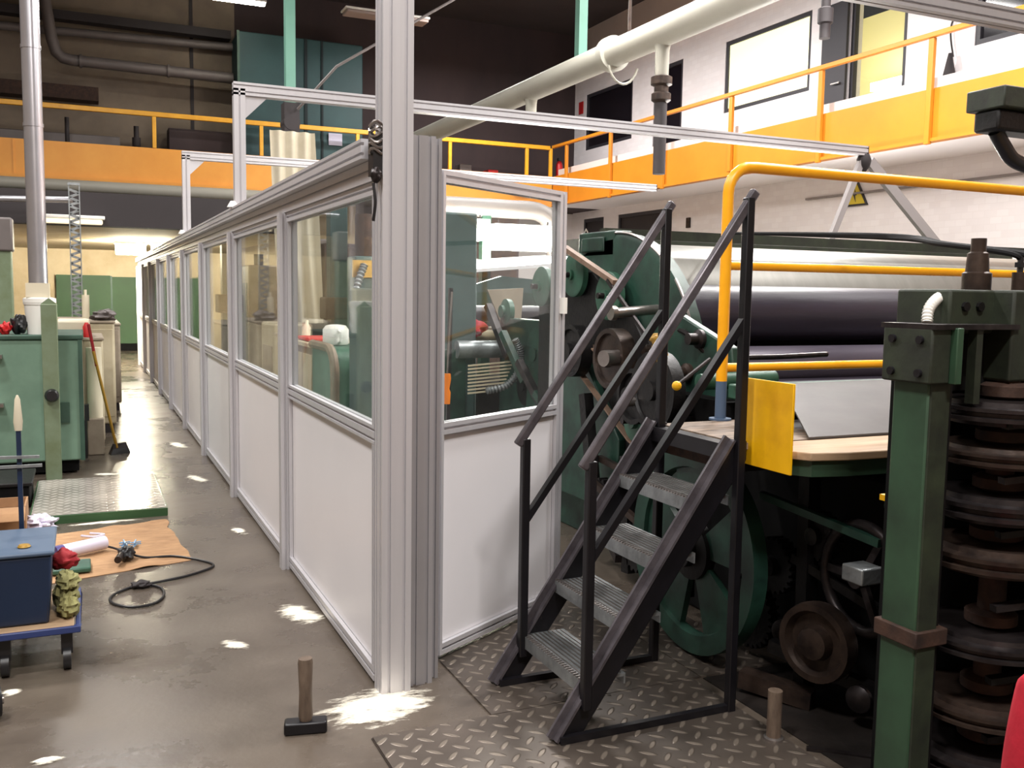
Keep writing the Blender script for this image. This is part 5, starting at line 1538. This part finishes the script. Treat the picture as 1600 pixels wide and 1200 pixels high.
for i, (x, y) in enumerate(((3.2, 13.0), (2.2, 16.3), (4.2, 11.0))):
    t = thing('machine_upright', ('teal upright behind the canvas drape', 'teal upright behind the second clear pane', 'teal upright deep behind the tall corner post')[i], 'column', (x, y, 0))
    MB().box(x - .12, x + .12, y - .12, y + .12, 0, 2.75 - .2 * i).build('shaft', 'mach_teal', t, bevel=.01)
    MB().box(x - .2, x + .2, y - .2, y + .2, 1.2, 1.5).build('collar', 'rust', t, bevel=.02)

for (x0, x1, y0, y1, z0, z1, l) in ((3.3, 4.2, 11.6, 12.4, 2.3, 2.9, 'dark maroon extraction box above the tall teal housing'),
                                    (4.5, 5.6, 12.2, 13.2, 0, 2.75, 'tall dark maroon cupboard right of the tall teal housing'),
                                    (3.3, 4.3, 14.2, 15.0, 0, 2.3, 'dark brown cupboard just right of the canvas drape')):
    t = thing('dark_cupboard', l, 'cupboard', ((x0 + x1) / 2, (y0 + y1) / 2, z0))
    MB().box(x0, x1, y0, y1, z0, z1).build('body', 'brown_and_unlit', t, bevel=.02)
    MB().box(x0 + .04, x1 - .04, y0 - .015, y0, z0 + .06, z1 - .06).build('door', 'rust', t, bevel=.006)

# ================================================================== PERSON at the lower right edge
def skin_body(name, joints, edges, m, parent, root=0, sub=2):
    me = bpy.data.meshes.new(name)
    o = Vector(parent['_o'])
    me.from_pydata([Vector(j[:3]) - o for j in joints], edges, [])
    ob = bpy.data.objects.new(name, me)
    C.objects.link(ob)
    ob.parent = parent
    ob['_o'] = tuple(o)
    sk = ob.modifiers.new('skin', 'SKIN')
    sk.use_smooth_shade = True
    for i, j in enumerate(joints):
        v = me.skin_vertices[0].data[i]
        v.radius = (j[3], j[4] if len(j) > 4 else j[3])
        v.use_root = (i == root)
    ss = ob.modifiers.new('sub', 'SUBSURF')
    ss.levels = sub
    ss.render_levels = sub
    me.materials.append(M[m])
    return ob
ps = thing('person', 'person in a bright red jacket crouching at the lower right edge', 'person', (1.78, 1.0, 0))
# crouching: pelvis, chest, neck, shoulders, arms
bx_, by_ = 1.735, 1.035
J = [(bx_ + .02, by_ - .2, .46, .15, .13), (bx_, by_ - .14, .62, .16, .13), (bx_ - .02, by_ - .04, .77, .17, .13), (bx_ - .02, by_ + .03, .88, .14, .11), (bx_ - .01, by_ + .08, .95, .07),
     (bx_ - .18, by_ + .05, .895, .07), (bx_ - .16, by_ + .09, .62, .06), (bx_ - .14, by_ + .33, .49, .045),
     (bx_ + .17, by_ + .06, .865, .075), (bx_ + .24, by_ + .14, .64, .06), (bx_ + .16, by_ + .35, .5, .045)]
E_ = [(0, 1), (1, 2), (2, 3), (3, 4), (3, 5), (5, 6), (6, 7), (3, 8), (8, 9), (9, 10)]
skin_body('jacket', J, E_, 'red_cloth', ps)
L = [(bx_ + .02, by_ - .22, .42, .14), (bx_ - .09, by_ - .2, .4, .1), (bx_ - .14, by_ + .16, .46, .075), (bx_ - .14, by_ - .02, .09, .05),
     (bx_ + .13, by_ - .2, .4, .1), (bx_ + .17, by_ + .18, .46, .075), (bx_ + .17, by_ - .0, .09, .05)]
skin_body('trousers', L, [(0, 1), (1, 2), (2, 3), (0, 4), (4, 5), (5, 6)], 'trousers', ps)
for s in (-1, 1):
    MB().blob((bx_ + s * .155, by_ + .05, .045), (.045, .13, .045), 2, .05, flat=-.044).build('shoe', 'shoe', ps)
hc = Vector((bx_ + .0, by_ + .13, 1.1))
hdm = MB().blob(hc, (.076, .095, .115), 1, .02)
hdm.blob(hc + Vector((0, .097, -.01)), (.012, .02, .022), 1, 0, nu=10, nv=8)
for s in (-1, 1):
    hdm.blob(hc + Vector((s * .078, -.005, -.005)), (.012, .02, .03), 1, 0, nu=10, nv=8)
hdm.cyl(hc + Vector((0, -.03, -.16)), hc + Vector((0, -.01, -.05)), .052, 16)
ho = hdm.build('head', 'skin', ps)
MB().blob(hc + Vector((0, -.018, .03)), (.083, .094, .1), 3, .04).build('hair', 'hair', ho)
for s in (-1, 1):
    MB().blob(hc + Vector((s * .03, .088, .008)), (.011, .007, .006), 1, 0, nu=10, nv=8).build('eye', 'black_plastic', ho)
MB().blob(hc + Vector((0, .088, -.05)), (.024, .008, .006), 1, 0, nu=12, nv=8).build('mouth', 'red', ho)
for s in (-1, 1):
    wx, wy, wz = bx_ + s * .15, by_ + .34, .49
    H = [(wx, wy, wz, .026, .02), (wx, wy + .045, wz - .02, .034, .017), (wx, wy + .085, wz - .035, .036, .015)]
    E2 = [(0, 1), (1, 2)]
    skin_body('palm', H, E2, 'skin', ps, 0, 1)
    for k in range(4):
        fx = wx + (k - 1.5) * .019
        ln = (.034, .04, .037, .029)[k]
        F = [(fx, wy + .08, wz - .034, .009), (fx, wy + .08 + ln, wz - .05, .0085), (fx, wy + .08 + ln * 1.6, wz - .075, .008), (fx, wy + .08 + ln * 1.7, wz - .1, .007)]
        skin_body('finger', F, [(0, 1), (1, 2), (2, 3)], 'skin', ps, 0, 1)
    T = [(wx - s * .022, wy + .03, wz - .015, .011), (wx - s * .045, wy + .06, wz - .03, .01), (wx - s * .048, wy + .09, wz - .05, .009)]
    skin_body('thumb', T, [(0, 1), (1, 2)], 'skin', ps, 0, 1)

for ob in bpy.data.objects:
    if '_o' in ob:
        del ob['_o']
